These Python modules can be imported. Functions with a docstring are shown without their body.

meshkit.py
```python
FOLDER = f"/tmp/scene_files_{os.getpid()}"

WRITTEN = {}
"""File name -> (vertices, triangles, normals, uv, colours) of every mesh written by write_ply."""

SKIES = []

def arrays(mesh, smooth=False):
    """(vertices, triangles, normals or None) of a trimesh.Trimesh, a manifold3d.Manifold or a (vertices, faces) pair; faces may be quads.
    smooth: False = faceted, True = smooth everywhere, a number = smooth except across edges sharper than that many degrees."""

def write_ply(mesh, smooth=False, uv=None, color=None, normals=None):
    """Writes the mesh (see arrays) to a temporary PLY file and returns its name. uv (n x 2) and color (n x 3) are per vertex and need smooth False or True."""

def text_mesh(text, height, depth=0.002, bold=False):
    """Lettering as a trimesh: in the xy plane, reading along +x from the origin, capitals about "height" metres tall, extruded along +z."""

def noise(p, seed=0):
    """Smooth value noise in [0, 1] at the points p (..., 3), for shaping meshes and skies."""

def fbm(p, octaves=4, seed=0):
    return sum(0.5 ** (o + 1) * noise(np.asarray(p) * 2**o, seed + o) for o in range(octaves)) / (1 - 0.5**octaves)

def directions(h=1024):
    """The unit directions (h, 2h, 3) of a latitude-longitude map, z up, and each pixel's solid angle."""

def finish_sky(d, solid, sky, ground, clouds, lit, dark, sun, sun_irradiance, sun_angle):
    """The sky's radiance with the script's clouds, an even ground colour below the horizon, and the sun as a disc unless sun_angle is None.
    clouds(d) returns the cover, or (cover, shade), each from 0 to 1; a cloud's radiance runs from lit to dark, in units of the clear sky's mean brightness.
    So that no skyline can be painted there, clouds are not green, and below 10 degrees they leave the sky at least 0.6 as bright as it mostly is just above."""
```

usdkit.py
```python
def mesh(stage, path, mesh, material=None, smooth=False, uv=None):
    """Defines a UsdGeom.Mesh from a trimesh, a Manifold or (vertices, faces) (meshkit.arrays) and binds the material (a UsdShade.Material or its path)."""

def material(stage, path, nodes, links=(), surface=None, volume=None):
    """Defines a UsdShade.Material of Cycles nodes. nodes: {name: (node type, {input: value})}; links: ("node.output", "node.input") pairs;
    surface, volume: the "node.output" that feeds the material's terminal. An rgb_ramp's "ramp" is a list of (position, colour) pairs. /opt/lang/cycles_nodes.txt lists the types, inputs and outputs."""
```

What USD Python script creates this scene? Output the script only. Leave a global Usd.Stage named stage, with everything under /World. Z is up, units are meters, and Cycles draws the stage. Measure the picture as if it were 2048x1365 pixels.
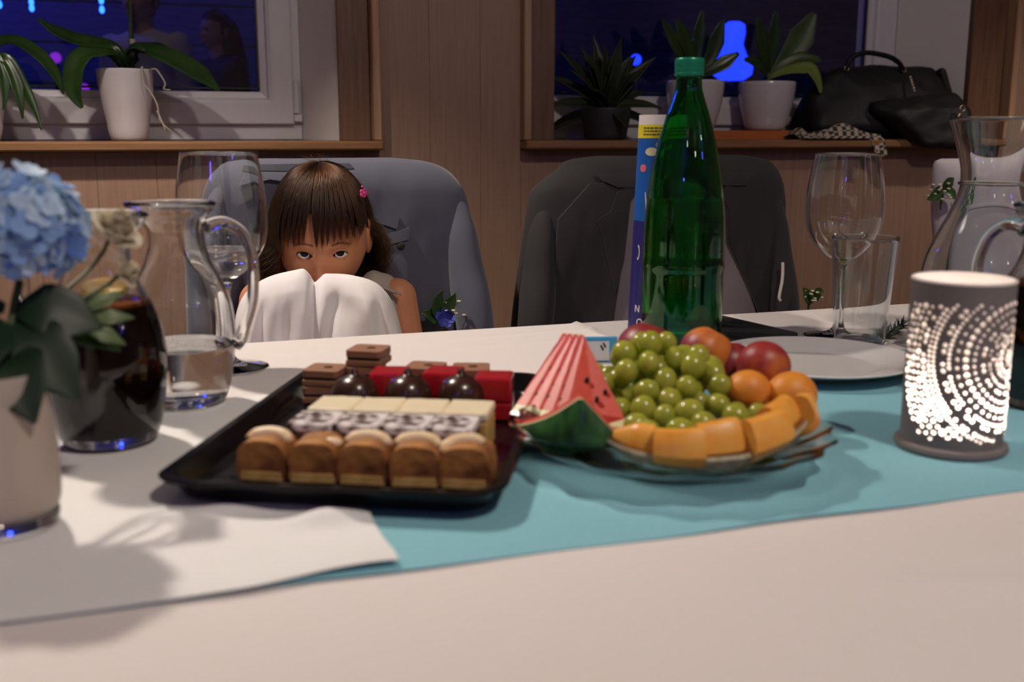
import math, random
import numpy as np, trimesh, manifold3d as m3, shapely.geometry as sg
from shapely.ops import unary_union
from scipy.interpolate import PchipInterpolator
from pxr import Usd, UsdGeom, UsdLux, UsdShade, Gf, Sdf, Vt
import usdkit, meshkit

stage = Usd.Stage.CreateInMemory()
UsdGeom.SetStageUpAxis(stage, UsdGeom.Tokens.z)
UsdGeom.SetStageMetersPerUnit(stage, 1.0)
UsdGeom.Xform.Define(stage, '/World')
UsdGeom.Scope.Define(stage, '/World/Looks')

# ------------------------------------------------------------------ camera, lamps, night sky
cam = UsdGeom.Camera.Define(stage, '/World/camera')
cam.CreateHorizontalApertureAttr(36.0)
cam.CreateFocalLengthAttr(36.9)
cam.CreateFStopAttr(6.0)
cam.CreateFocusDistanceAttr(1.5)
cam.CreateClippingRangeAttr((0.05, 60.0))
cam.CreateExposureAttr(0.0)
_t = cam.AddTransformOp()
_p, _y = math.radians(11.245), math.radians(18.0)
_f = Gf.Vec3d(math.sin(_y) * math.cos(_p), math.cos(_y) * math.cos(_p), -math.sin(_p))
_r = Gf.Vec3d(math.cos(_y), -math.sin(_y), 0)
_u = Gf.Cross(_r, _f)
_t.Set(Gf.Matrix4d(_r[0], _r[1], _r[2], 0, _u[0], _u[1], _u[2], 0, -_f[0], -_f[1], -_f[2], 0, 0, 0, 0.985, 1))

def lamp(name, pos, radius, intensity, color):
    l = UsdLux.SphereLight.Define(stage, '/World/' + name)
    l.AddTranslateOp().Set(Gf.Vec3d(*pos))
    l.CreateRadiusAttr(radius); l.CreateIntensityAttr(intensity); l.CreateColorAttr(Gf.Vec3f(*color))
    return l

WARM = (1.0, 0.87, 0.75)
lamp('pendant_bulb', (-0.26, 1.52, 1.90), 0.03, 1700.0, WARM)           # unseen shaded lamp over the far table side, casting the main shadows
lamp('pendant_bulb_001', (2.35, 1.45, 1.95), 0.03, 800.0, WARM)        # out of view to the right, lights the wall around the bag
disk = UsdLux.DiskLight.Define(stage, '/World/ceiling_downlight')       # out of view fill light, added to brighten the near side of the table
disk.AddTranslateOp().Set(Gf.Vec3d(0.75, -0.45, 2.735)); disk.CreateRadiusAttr(0.11); disk.CreateIntensityAttr(250.0); disk.CreateColorAttr(Gf.Vec3f(1.0, 0.86, 0.75))
lamp('ceiling_bulb', (0.9, -2.6, 2.4), 0.06, 30.0, WARM)               # unseen lamps behind the camera, lifting the shadows of the room weakly
lamp('ceiling_bulb_001', (-0.9, -1.9, 2.5), 0.06, 25.0, WARM)
lamp('ceiling_bulb_002', (2.6, -1.9, 2.5), 0.06, 30.0, WARM)
lamp('dance_floor_light', (2.9, -2.6, 2.45), 0.07, 55.0, (0.12, 0.08, 1.0))    # unseen blue lamps behind the camera, tinting glass and window frames
lamp('dance_floor_light_001', (-1.9, -2.6, 2.2), 0.07, 70.0, (0.10, 0.08, 1.0))
lamp('terrace_light', (-1.2, 6.6, 2.6), 0.12, 48.0, (0.015, 0.03, 1.0))        # blue lamps out of view outside, lighting what shows behind the panes
lamp('terrace_light_001', (1.2, 6.9, 3.0), 0.12, 12.0, (0.02, 0.04, 1.0))
lamp('terrace_light_002', (-0.5, 5.1, 2.5), 0.05, 22.0, (1.0, 0.75, 0.6))  # added warm fill for the two figures outside
dome = UsdLux.DomeLight.Define(stage, '/World/night_sky')
dome.CreateIntensityAttr(1.0); dome.CreateColorAttr(Gf.Vec3f(0.0006, 0.0009, 0.004))

# ------------------------------------------------------------------ helpers: materials
LOOKS = {}
def mat(name, nodes, links, surface, volume=None):
    LOOKS[name] = usdkit.material(stage, '/World/Looks/' + name, nodes, links, surface=surface, volume=volume)
    return LOOKS[name]

def M(name, color, rough=0.5, var=None, bump=None, stretch=None, **kw):
    """principled material; var=(second colour, noise scale, ramp lo, ramp hi), bump=(scale, strength, distance), stretch = xyz scaling of the noise space"""
    nodes = {'p': ('principled_bsdf', dict(base_color=color, roughness=rough, **kw))}
    links = []
    if var or bump:
        nodes['tc'] = ('texture_coordinate', {})
        nodes['mp'] = ('mapping', {'scale': stretch or (1, 1, 1)})
        links.append(('tc.object', 'mp.vector'))
    if var:
        c2, sc, lo, hi = var
        nodes['n'] = ('noise_texture', {'scale': sc, 'detail': 4.0})
        nodes['r'] = ('rgb_ramp', {'ramp': [(lo, color), (hi, c2)]})
        links += [('mp.vector', 'n.vector'), ('n.fac', 'r.fac'), ('r.color', 'p.base_color')]
    if bump:
        sc, st, di = bump
        nodes['nb'] = ('noise_texture', {'scale': sc, 'detail': 3.0})
        nodes['b'] = ('bump', {'strength': st, 'distance': di})
        links += [('mp.vector', 'nb.vector'), ('nb.fac', 'b.height'), ('b.normal', 'p.normal')]
    return mat(name, nodes, links, 'p.BSDF')

def thin_glass(name, clear=(0.97, 0.975, 0.975), edge=(0.45, 0.48, 0.50), f0=0.075):
    """thin clear glass: light passes straight, slightly dimmer and more reflecting at grazing angles"""
    return mat(name, {'lw': ('layer_weight', {'blend': 0.5}), 'r': ('rgb_ramp', {'ramp': [(0.0, clear), (0.55, clear), (1.0, edge)]}),
                      't': ('transparent_bsdf', {}), 'g': ('glossy_bsdf', {'color': (1, 1, 1), 'roughness': 0.015}),
                      'p': ('math', {'math_type': 'power', 'value2': 5.0}), 'q': ('math', {'math_type': 'multiply_add', 'value2': 0.85 * (1 - f0), 'value3': f0, 'use_clamp': True}), 'm': ('mix_closure', {})},
               [('lw.facing', 'r.fac'), ('r.color', 't.color'), ('lw.facing', 'p.value1'), ('p.value', 'q.value1'), ('q.value', 'm.fac'), ('t.BSDF', 'm.closure1'), ('g.BSDF', 'm.closure2')], 'm.closure')

def leafmat(name, color, c2, rough=0.4, trans=0.25):
    return mat(name, {'tc': ('texture_coordinate', {}), 'n': ('noise_texture', {'scale': 25.0}), 'r': ('rgb_ramp', {'ramp': [(0.3, color), (0.7, c2)]}),
                      'p': ('principled_bsdf', {'roughness': rough}), 't': ('translucent_bsdf', {'color': tuple(min(1, 1.3 * x) for x in c2)}), 'm': ('mix_closure', {'fac': trans})},
               [('tc.object', 'n.vector'), ('n.fac', 'r.fac'), ('r.color', 'p.base_color'), ('p.BSDF', 'm.closure1'), ('t.BSDF', 'm.closure2')], 'm.closure')

# ------------------------------------------------------------------ helpers: prims
_count = {}
def fresh(parent, name):
    k = _count.get((parent, name), 0)
    _count[(parent, name)] = k + 1
    return f'{parent}/{name}' + (f'_{k:03d}' if k else '')

def tag(p, label=None, cat=None, group=None, kind=None):
    for k, v in (('label', label), ('category', cat), ('group', group), ('kind', kind)):
        if v:
            p.SetCustomDataByKey(k, v)

def thing(name, label, cat, loc=(0, 0, 0), rotz=0.0, group=None, kind=None):
    x = UsdGeom.Xform.Define(stage, fresh('/World', name))
    x.AddTranslateOp().Set(Gf.Vec3d(*map(float, loc)))
    if rotz:
        x.AddRotateZOp().Set(float(rotz))
    tag(x.GetPrim(), label, cat, group, kind)
    return str(x.GetPath())

def part(parent, name, mesh, m, smooth=35, label=None, kind=None):
    o = usdkit.mesh(stage, fresh(parent, name), mesh, LOOKS[m], smooth=smooth)
    o.CreateDoubleSidedAttr(True)
    tag(o.GetPrim(), label, None, None, kind)
    return str(o.GetPath())

def solo(name, mesh, m, label=None, cat=None, group=None, kind=None, smooth=35, loc=(0, 0, 0), rotz=0.0):
    o = usdkit.mesh(stage, fresh('/World', name), mesh, LOOKS[m], smooth=smooth)
    o.CreateDoubleSidedAttr(True)
    o.AddTranslateOp().Set(Gf.Vec3d(*map(float, loc)))
    if rotz:
        o.AddRotateZOp().Set(float(rotz))
    tag(o.GetPrim(), label, cat, group, kind)
    return str(o.GetPath())

def dup(src, label, loc, rotz=0.0, scale=None):
    s = stage.GetPrimAtPath(src)
    was = s.GetCustomData()
    name = s.GetName()
    if name[-3:].isdigit():
        name = name[:-4]
    x = UsdGeom.Xform.Define(stage, fresh('/World', name))
    p = x.GetPrim()
    p.GetReferences().AddInternalReference(s.GetPath())
    p.SetInstanceable(True)
    x.ClearXformOpOrder()
    x.AddTranslateOp().Set(Gf.Vec3d(*map(float, loc)))
    (x.GetRotateZOp() if hasattr(x, 'GetRotateZOp') and p.HasAttribute('xformOp:rotateZ') else x.AddRotateZOp()).Set(float(rotz))
    xo = [UsdGeom.XformOp(p.GetAttribute('xformOp:translate')), UsdGeom.XformOp(p.GetAttribute('xformOp:rotateZ'))]
    if scale:
        xo.append(x.AddScaleOp()); xo[-1].Set(Gf.Vec3f(*scale))
    x.SetXformOpOrder(xo)
    tag(p, label or was.get('label'), was.get('category'), was.get('group'))
    return str(x.GetPath())

def curves(parent, name, strands, widths, m, label=None):
    """hair-thin curves: strands = list of (n, 3) arrays, widths = per-strand root width"""
    c = UsdGeom.BasisCurves.Define(stage, fresh(parent, name))
    c.CreateTypeAttr('linear')
    c.CreateCurveVertexCountsAttr(Vt.IntArray([len(s) for s in strands]))
    c.CreatePointsAttr(Vt.Vec3fArray.FromNumpy(np.vstack(strands).astype(np.float32)))
    w = np.concatenate([np.linspace(1, 0.35, len(s)) * wd for s, wd in zip(strands, widths)]).astype(np.float32)
    c.CreateWidthsAttr(Vt.FloatArray.FromNumpy(w))
    c.SetWidthsInterpolation('vertex')
    UsdShade.MaterialBindingAPI.Apply(c.GetPrim()).Bind(LOOKS[m])
    tag(c.GetPrim(), label)
    return str(c.GetPath())

# ------------------------------------------------------------------ helpers: shapes
cat_ = trimesh.util.concatenate
def fixed(m):
    if m.volume < 0:
        m.invert()
    return m

def tm(v, f):
    return fixed(trimesh.Trimesh(np.asarray(v, float), np.asarray(f, int), process=False))

def moved(m, t=(0, 0, 0), rz=0.0, s=None, rx=0.0, ry=0.0):
    m = m.copy()
    if s is not None:
        m.apply_scale(s)
    for a, ax in ((rx, (1, 0, 0)), (ry, (0, 1, 0)), (rz, (0, 0, 1))):
        if a:
            m.apply_transform(trimesh.transformations.rotation_matrix(math.radians(a), ax))
    m.apply_translation(t)
    return m

def box(x0, x1, y0, y1, z0, z1, c=0.0):
    """box with chamfered edges"""
    if c <= 0:
        b = trimesh.creation.box((x1 - x0, y1 - y0, z1 - z0))
        b.apply_translation(((x0 + x1) / 2, (y0 + y1) / 2, (z0 + z1) / 2))
        return b
    p = []
    for x, sx in ((x0, 1), (x1, -1)):
        for y, sy in ((y0, 1), (y1, -1)):
            for z, sz in ((z0, 1), (z1, -1)):
                p += [(x + sx * c, y + sy * c, z), (x + sx * c, y, z + sz * c), (x, y + sy * c, z + sz * c)]
    return trimesh.Trimesh(p).convex_hull

def rbox(sx, sy, sz, r, n=12):
    """rounded box standing on z = 0, centred in x and y"""
    s = m3.Manifold.sphere(r, n)
    return frommf(m3.Manifold.batch_hull([s.translate((a * (sx / 2 - r), b * (sy / 2 - r), z)) for a in (-1, 1) for b in (-1, 1) for z in (r, sz - r)]))

def frommf(m):
    k = m.to_mesh()
    return trimesh.Trimesh(np.array(k.vert_properties[:, :3], float), np.array(k.tri_verts), process=False)

def spline(pts, n):
    p = np.asarray(pts, float)
    t = np.concatenate([[0], np.cumsum(np.maximum(np.linalg.norm(np.diff(p, axis=0), axis=1), 1e-9))])
    return PchipInterpolator(t, p)(np.linspace(0, t[-1], n))

def lathe(profile, n=48, wob=None):
    """revolves the (r, z) profile, closed if it begins and ends on the axis or returns to its first point; wob(angle, r, z) -> radius factor"""
    p = np.asarray(profile, float)
    closed = len(p) > 3 and np.allclose(p[0], p[-1]) and p[0, 0] > 1e-6
    if closed:
        p = p[:-1]
    a = np.linspace(0, 2 * np.pi, n, endpoint=False)
    V, rings = [], []
    for r, z in p:
        if r < 1e-6:
            rings.append([len(V)]); V.append((0, 0, z))
        else:
            k = np.ones(n) if wob is None else wob(a, r, z)
            rings.append(list(range(len(V), len(V) + n)))
            V += list(zip(r * k * np.cos(a), r * k * np.sin(a), np.full(n, z)))
    F = []
    for i in range(len(rings) - (0 if closed else 1)):
        A, B = rings[i], rings[(i + 1) % len(rings)]
        for j in range(n):
            k = (j + 1) % n
            if len(A) == 1 and len(B) == 1:
                break
            if len(A) == 1:
                F.append((A[0], B[k], B[j]))
            elif len(B) == 1:
                F.append((A[j], A[k], B[0]))
            else:
                F += [(A[j], A[k], B[k]), (A[j], B[k], B[j])]
    return tm(V, F)

def shell(outer, t, n=48, floor=None, wob=None):
    """hollow glass: the outer (r, z) profile from the bottom centre to the rim, wall t; floor = height of the inner bottom"""
    o = np.asarray(outer, float)
    inner = [(max(r - t, 0.0004), z) for r, z in o[::-1] if z > (floor or t) and r > t * 1.6]
    inner[0] = (o[-1, 0] - t, o[-1, 1] - t * 0.1)
    top = [(o[-1, 0] - t * 0.3, o[-1, 1] + t * 0.35), (o[-1, 0] - t * 0.7, o[-1, 1] + t * 0.35)]
    return lathe([tuple(x) for x in o] + top + inner + [(0, floor or t)], n, wob)

def skin_(outer, n=64, wob=None):
    """thin wall of blown glass: one surface from the bottom centre to the rim"""
    return lathe([tuple(x) for x in outer], n, wob)

def tube(pts, radii, n=10, flat=1.0, up=None):
    p = np.asarray(pts, float)
    r = np.full(len(p), radii) if np.ndim(radii) == 0 else np.asarray(radii, float)
    d = np.gradient(p, axis=0); d /= np.maximum(np.linalg.norm(d, axis=1, keepdims=True), 1e-9)
    ref = np.array(up if up is not None else ((0, 0, 1) if abs(d[0, 2]) < 0.9 else (1, 0, 0)), float)
    V = []
    a = np.linspace(0, 2 * np.pi, n, endpoint=False)
    nrm = ref - d[0] * (ref @ d[0]); nrm /= np.linalg.norm(nrm)
    for i in range(len(p)):
        nrm = nrm - d[i] * (nrm @ d[i]); nrm /= max(np.linalg.norm(nrm), 1e-9)
        b = np.cross(d[i], nrm)
        V.append(p[i] + r[i] * (np.cos(a)[:, None] * nrm * flat + np.sin(a)[:, None] * b))
    V = np.vstack(V + [p[:1], p[-1:]])
    F = []
    m = len(p)
    for i in range(m - 1):
        for j in range(n):
            k = (j + 1) % n
            F += [(i * n + j, i * n + k, (i + 1) * n + k), (i * n + j, (i + 1) * n + k, (i + 1) * n + j)]
    for j in range(n):
        k = (j + 1) % n
        F += [(m * n, k, j), (m * n + 1, (m - 1) * n + j, (m - 1) * n + k)]
    return tm(V, F)

def sheet(P, t):
    """closed thin sheet of thickness t below the (m, n, 3) grid P"""
    P = np.asarray(P, float)
    m, n = P.shape[:2]
    N = np.cross(np.gradient(P, axis=0), np.gradient(P, axis=1))
    N /= np.maximum(np.linalg.norm(N, axis=2, keepdims=True), 1e-12)
    V = np.vstack([P.reshape(-1, 3), (P - N * t).reshape(-1, 3)])
    k = m * n
    i, j = np.meshgrid(np.arange(m - 1), np.arange(n - 1), indexing='ij')
    a = (i * n + j).ravel(); b = a + 1; c = a + n; d = c + 1
    F = [np.stack([a, c, d], 1), np.stack([a, d, b], 1), np.stack([a, d, c], 1) + k, np.stack([a, b, d], 1) + k]
    F = np.vstack(F).tolist()
    edge = [(r, 0) for r in range(m)] + [(m - 1, c) for c in range(1, n)] + [(r, n - 1) for r in range(m - 2, -1, -1)] + [(0, c) for c in range(n - 2, 0, -1)]
    e = [r * n + c for r, c in edge]
    for q in range(len(e)):
        x, y = e[q], e[(q + 1) % len(e)]
        F += [(x, x + k, y + k), (x, y + k, y)]
    return tm(V, F)

def loft(rings, cap=True):
    """closed skin over equal-length rings of points"""
    R = np.asarray(rings, float)
    m, n = R.shape[:2]
    V = np.vstack([R.reshape(-1, 3), R[0].mean(0)[None], R[-1].mean(0)[None]])
    F = []
    for i in range(m - 1):
        for j in range(n):
            k = (j + 1) % n
            F += [(i * n + j, i * n + k, (i + 1) * n + k), (i * n + j, (i + 1) * n + k, (i + 1) * n + j)]
    for j in range(n):
        k = (j + 1) % n
        F += [(m * n, k, j), (m * n + 1, (m - 1) * n + j, (m - 1) * n + k)]
    return tm(V, F)

def patch(poly, surf, t, step):
    """polygon (shapely or points) laid on the surface surf(a, b) -> (n, 3) and given thickness: surf2 = surf(a, b, t)"""
    if not isinstance(poly, sg.Polygon):
        poly = sg.Polygon(poly)
    v, f = trimesh.creation.triangulate_polygon(poly, engine='earcut')
    v3 = np.column_stack([v, np.zeros(len(v))])
    v3, f = trimesh.remesh.subdivide_to_size(v3, f, step, max_iter=12)
    q = trimesh.Trimesh(v3, f); q.merge_vertices()
    v3, f = q.vertices, q.faces
    e = np.sort(np.vstack([f[:, [0, 1]], f[:, [1, 2]], f[:, [2, 0]]]), 1)
    d = np.vstack([f[:, [0, 1]], f[:, [1, 2]], f[:, [2, 0]]])
    u, inv, c = np.unique(e, axis=0, return_inverse=True, return_counts=True)
    b = d[c[inv.ravel()] == 1]
    n = len(v3)
    V = np.vstack([surf(v3[:, 0], v3[:, 1], 0.0), surf(v3[:, 0], v3[:, 1], t)])
    F = np.vstack([f, f[:, ::-1] + n, np.column_stack([b[:, 0], b[:, 0] + n, b[:, 1]]), np.column_stack([b[:, 1], b[:, 0] + n, b[:, 1] + n])])
    return tm(V, F)

def extrude(poly, h, z=0.0):
    m = trimesh.creation.extrude_polygon(poly if isinstance(poly, sg.Polygon) else sg.Polygon(poly), h, engine='earcut')
    m.apply_translation((0, 0, z))
    return m

def ball(r, sub=2, s=(1, 1, 1)):
    b = trimesh.creation.icosphere(sub, r)
    b.apply_scale(s)
    return b

def sstep(x, a, b):
    t = np.clip((np.asarray(x, float) - a) / (b - a), 0, 1)
    return t * t * (3 - 2 * t)

def strap_leaf(line, widths, t=0.0012, up=(0, 0, 1), fold=0.25, n=16, m=9, curl=0.0):
    """leaf blade along a line of points; widths = half widths along it; up = the blade's rough normal; fold = V of the midrib"""
    c = spline(line, n)
    w = np.interp(np.linspace(0, 1, n), np.linspace(0, 1, len(widths)), widths)
    d = np.gradient(c, axis=0); d /= np.linalg.norm(d, axis=1, keepdims=True)
    side = np.cross(d, np.asarray(up, float)); side /= np.maximum(np.linalg.norm(side, axis=1, keepdims=True), 1e-9)
    nn = np.cross(side, d)
    s = np.linspace(-1, 1, m)
    P = c[:, None] + side[:, None] * (w[:, None] * s)[..., None] + nn[:, None] * (w[:, None] * (fold * np.abs(s) + curl * s * s))[..., None]
    return sheet(P, t)

# ------------------------------------------------------------------ materials
M('beech_panel', (0.32, 0.195, 0.13), 0.5, var=((0.275, 0.165, 0.108), 9.0, 0.35, 0.65), stretch=(14, 14, 0.7), bump=(20, 0.08, 0.002))
M('beech_edge', (0.42, 0.26, 0.15), 0.4, var=((0.34, 0.20, 0.11), 8.0, 0.35, 0.65), stretch=(12, 12, 0.8))
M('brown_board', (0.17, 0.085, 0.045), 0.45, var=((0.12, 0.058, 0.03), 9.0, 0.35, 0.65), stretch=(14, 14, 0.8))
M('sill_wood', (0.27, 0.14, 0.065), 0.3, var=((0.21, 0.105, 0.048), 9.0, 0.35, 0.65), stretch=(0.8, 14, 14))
M('white_pvc', (0.62, 0.60, 0.62), 0.35)
M('plaster', (0.74, 0.70, 0.67), 0.8, bump=(90, 0.15, 0.002))
M('ceiling_white', (0.50, 0.48, 0.46), 0.9)  # out of view, toned down so dark surfaces mirror less white
M('hall_wall', (0.42, 0.33, 0.26), 0.8)  # unseen walls, kept dull to limit bounced light
M('floor_wood', (0.16, 0.09, 0.05), 0.5, var=((0.10, 0.055, 0.03), 6.0, 0.3, 0.7), stretch=(1, 14, 14))
M('gasket', (0.02, 0.02, 0.02), 0.6)
M('terrace_board', (0.30, 0.30, 0.32), 0.7, var=((0.2, 0.2, 0.22), 5.0, 0.3, 0.7), stretch=(1, 10, 10))
M('terrace_stone', (0.2, 0.2, 0.2), 0.8)
thin_glass('window_glass', (0.97, 0.98, 0.98), (0.8, 0.82, 0.84), 0.04)
mat('blue_glow', {'e': ('emission', {'color': (0.01, 0.03, 1.0), 'strength': 2.6})}, [], 'e.emission')
mat('bulb_glow', {'e': ('emission', {'color': (0.02, 0.14, 1.0), 'strength': 5.0})}, [], 'e.emission')
mat('violet_glow', {'e': ('emission', {'color': (0.35, 0.03, 1.0), 'strength': 0.6})}, [], 'e.emission')
M('cable', (0.01, 0.01, 0.012), 0.6)
M('lamp_metal', (0.05, 0.05, 0.05), 0.4, metallic=0.6)

# ------------------------------------------------------------------ the room
SILL, WY, PY = 0.967, 2.35, 2.56
solo('floor', box(-2.6, 4.1, -4.2, 2.62, -0.06, 0.0), 'floor_wood', kind='structure', label='dark wooden floor of the hall')
solo('ceiling', box(-2.6, 4.1, -4.2, 2.62, 2.75, 2.81), 'ceiling_white', kind='structure', label='unseen white plaster ceiling')
solo('wall_left', box(-2.6, -2.5, -4.2, 2.62, 0.0, 2.75), 'hall_wall', kind='structure', label='unseen beige side wall left of the windows')
solo('wall_right', box(4.0, 4.1, -4.2, 2.62, 0.0, 2.75), 'hall_wall', kind='structure', label='unseen beige side wall right of the windows')
solo('wall_back', box(-2.5, 4.0, -4.2, -4.1, 0.0, 2.75), 'hall_wall', kind='structure', label='unseen beige wall behind the photographer')

wf = thing('wall_front', 'wall of brown beech laminate panels around the two windows', None, kind='structure')
OPEN = [(-1.45, 0.452), (0.786, 2.168)]
m = [box(-2.5, OPEN[0][0], 2.372, 2.62, 0, 2.75), box(OPEN[0][1], OPEN[1][0], 2.372, 2.62, 0, 2.75), box(OPEN[1][1], 4.0, 2.372, 2.62, 0, 2.75)]
for a, b in OPEN:
    m += [box(a, b, 2.372, 2.62, 0, SILL - 0.021), box(a, b, 2.372, 2.62, 2.1, 2.75)]
part(wf, 'masonry', cat_(m), 'plaster', smooth=False)
edges = sorted({round(-0.02 + 0.118 * k, 4) for k in range(-21, 34)} | {a for o in OPEN for a in o})
for a, b in zip(edges, edges[1:]):
    if b - a < 0.012:
        continue
    mid = (a + b) / 2
    inside = any(o[0] < mid < o[1] for o in OPEN)
    for z0, z1 in (((0.09, SILL - 0.0215), (2.102, 2.748)) if inside else ((0.09, 2.748),)):
        part(wf, 'panel', box(a + 0.00015, b - 0.00015, WY, 2.3715, z0, z1, 0.0006), 'beech_panel', smooth=False)
solo('baseboard_front', box(-2.5, 4.0, 2.336, 2.3495, 0, 0.088, 0.003), 'brown_board', kind='structure', label='brown baseboard under the window wall', smooth=False)

def trim(x0, x1, b0, b1, label):
    """the timber lining of a window opening: sill board, dark boards at the sides, light edging strips"""
    t = thing('trim_1' if x0 < 0 else 'trim_2', label, None, kind='structure')
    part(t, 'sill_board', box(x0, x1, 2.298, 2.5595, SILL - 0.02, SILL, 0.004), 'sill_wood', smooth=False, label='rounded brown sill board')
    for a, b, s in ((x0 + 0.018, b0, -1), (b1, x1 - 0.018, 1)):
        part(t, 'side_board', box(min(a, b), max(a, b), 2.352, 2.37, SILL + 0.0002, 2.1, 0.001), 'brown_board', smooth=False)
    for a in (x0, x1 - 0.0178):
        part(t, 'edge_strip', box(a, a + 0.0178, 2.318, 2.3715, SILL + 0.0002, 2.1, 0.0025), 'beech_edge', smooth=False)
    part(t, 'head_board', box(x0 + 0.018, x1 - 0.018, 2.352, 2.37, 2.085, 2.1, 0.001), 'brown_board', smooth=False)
trim(-1.43, 0.455, -1.36, 0.368, 'light brown timber lining of the left window with a rounded sill')
trim(0.783, 2.168, 0.868, 2.041, 'light brown timber lining of the right window with a rounded sill')

def window(n, x0, x1, g0, g1, r0, r1, label):
    """white plastic window: outer frame x0..x1, glass g0..g1, plaster reveals running out to r0 and r1 at the wall face"""
    w = thing(f'window_{n}', label, None, kind='structure')
    zt, gb = 2.08, 1.083
    fr = [box(x0, g0 - 0.073, PY, PY + 0.055, gb - 0.0778, zt - 0.0502, 0.002), box(g1 + 0.073, x1, PY, PY + 0.055, gb - 0.0778, zt - 0.0502, 0.002),
          box(x0, x1, PY, PY + 0.055, SILL, gb - 0.078, 0.003), box(x0, x1, PY, PY + 0.055, zt - 0.05, zt, 0.003)]
    part(w, 'frame', cat_(fr), 'white_pvc', smooth=False)
    s0, s1, sb, st = g0 - 0.075, g1 + 0.075, gb - 0.08, zt - 0.03
    def bar(p):  # moulded sash bar: a chamfered prism
        return trimesh.Trimesh(p).convex_hull
    f, k = PY - 0.014, PY + 0.05
    ring = lambda i, y: np.array([(s0 + i, y, sb + i), (s1 - i, y, sb + i), (s1 - i, y, st - i), (s0 + i, y, st - i)])
    prof = [(0, k), (0, f + 0.003), (0.003, f), (0.048, f), (0.056, f + 0.004), (0.060, f + 0.012), (0.073, f + 0.016), (0.075, f + 0.02), (0.075, k)]
    R = [ring(i, y) for i, y in prof]
    V = np.vstack(R); F = []
    for i in range(len(R)):
        a, b = i * 4, ((i + 1) % len(R)) * 4
        for j in range(4):
            q = (j + 1) % 4
            F += [(a + j, a + q, b + q), (a + j, b + q, b + j)]
    part(w, 'sash', tm(V, F), 'white_pvc', smooth=False)
    part(w, 'gasket', cat_([box(g0, g1, f + 0.0215, f + 0.03, gb, gb + 0.004), box(g0, g0 + 0.004, f + 0.0215, f + 0.03, gb, st - 0.07), box(g1 - 0.004, g1, f + 0.0215, f + 0.03, gb, st - 0.07)]), 'gasket', smooth=False)
    part(w, 'pane', box(g0 + 0.0005, g1 - 0.0005, f + 0.031, f + 0.035, gb, st - 0.075), 'window_glass', smooth=False)
    h = cat_([tube([(g1 + 0.081, f + 0.002, SILL + 0.135), (g1 + 0.081, f + 0.002, SILL + 0.062)], 0.0075, 12), box(g1 + 0.0745, g1 + 0.0935, f - 0.002, f + 0.013, SILL + 0.042, SILL + 0.06, 0.002)])
    part(w, 'hinge', h, 'white_pvc')
    for a, b, s in ((x0, r0, -1), (x1, r1, 1)):
        P = [(a, PY, SILL), (b, 2.3725, SILL), (b + s * 0.06, 2.3725, SILL), (a + s * 0.1, PY, SILL)]
        part(w, 'reveal', trimesh.Trimesh([(x, y, z) for x, y, _ in P for z in (SILL + 0.0003, 2.1)]).convex_hull, 'plaster', smooth=False)
    return w
window(1, -1.40, 0.312, -1.305, 0.217, -1.36, 0.3675, 'left white plastic window with orchids in front of blue lit glass')
window(2, 0.869, 1.960, 0.9455, 1.866, 0.8685, 2.0405, 'right white plastic window dark behind plants and a black bag')

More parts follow.
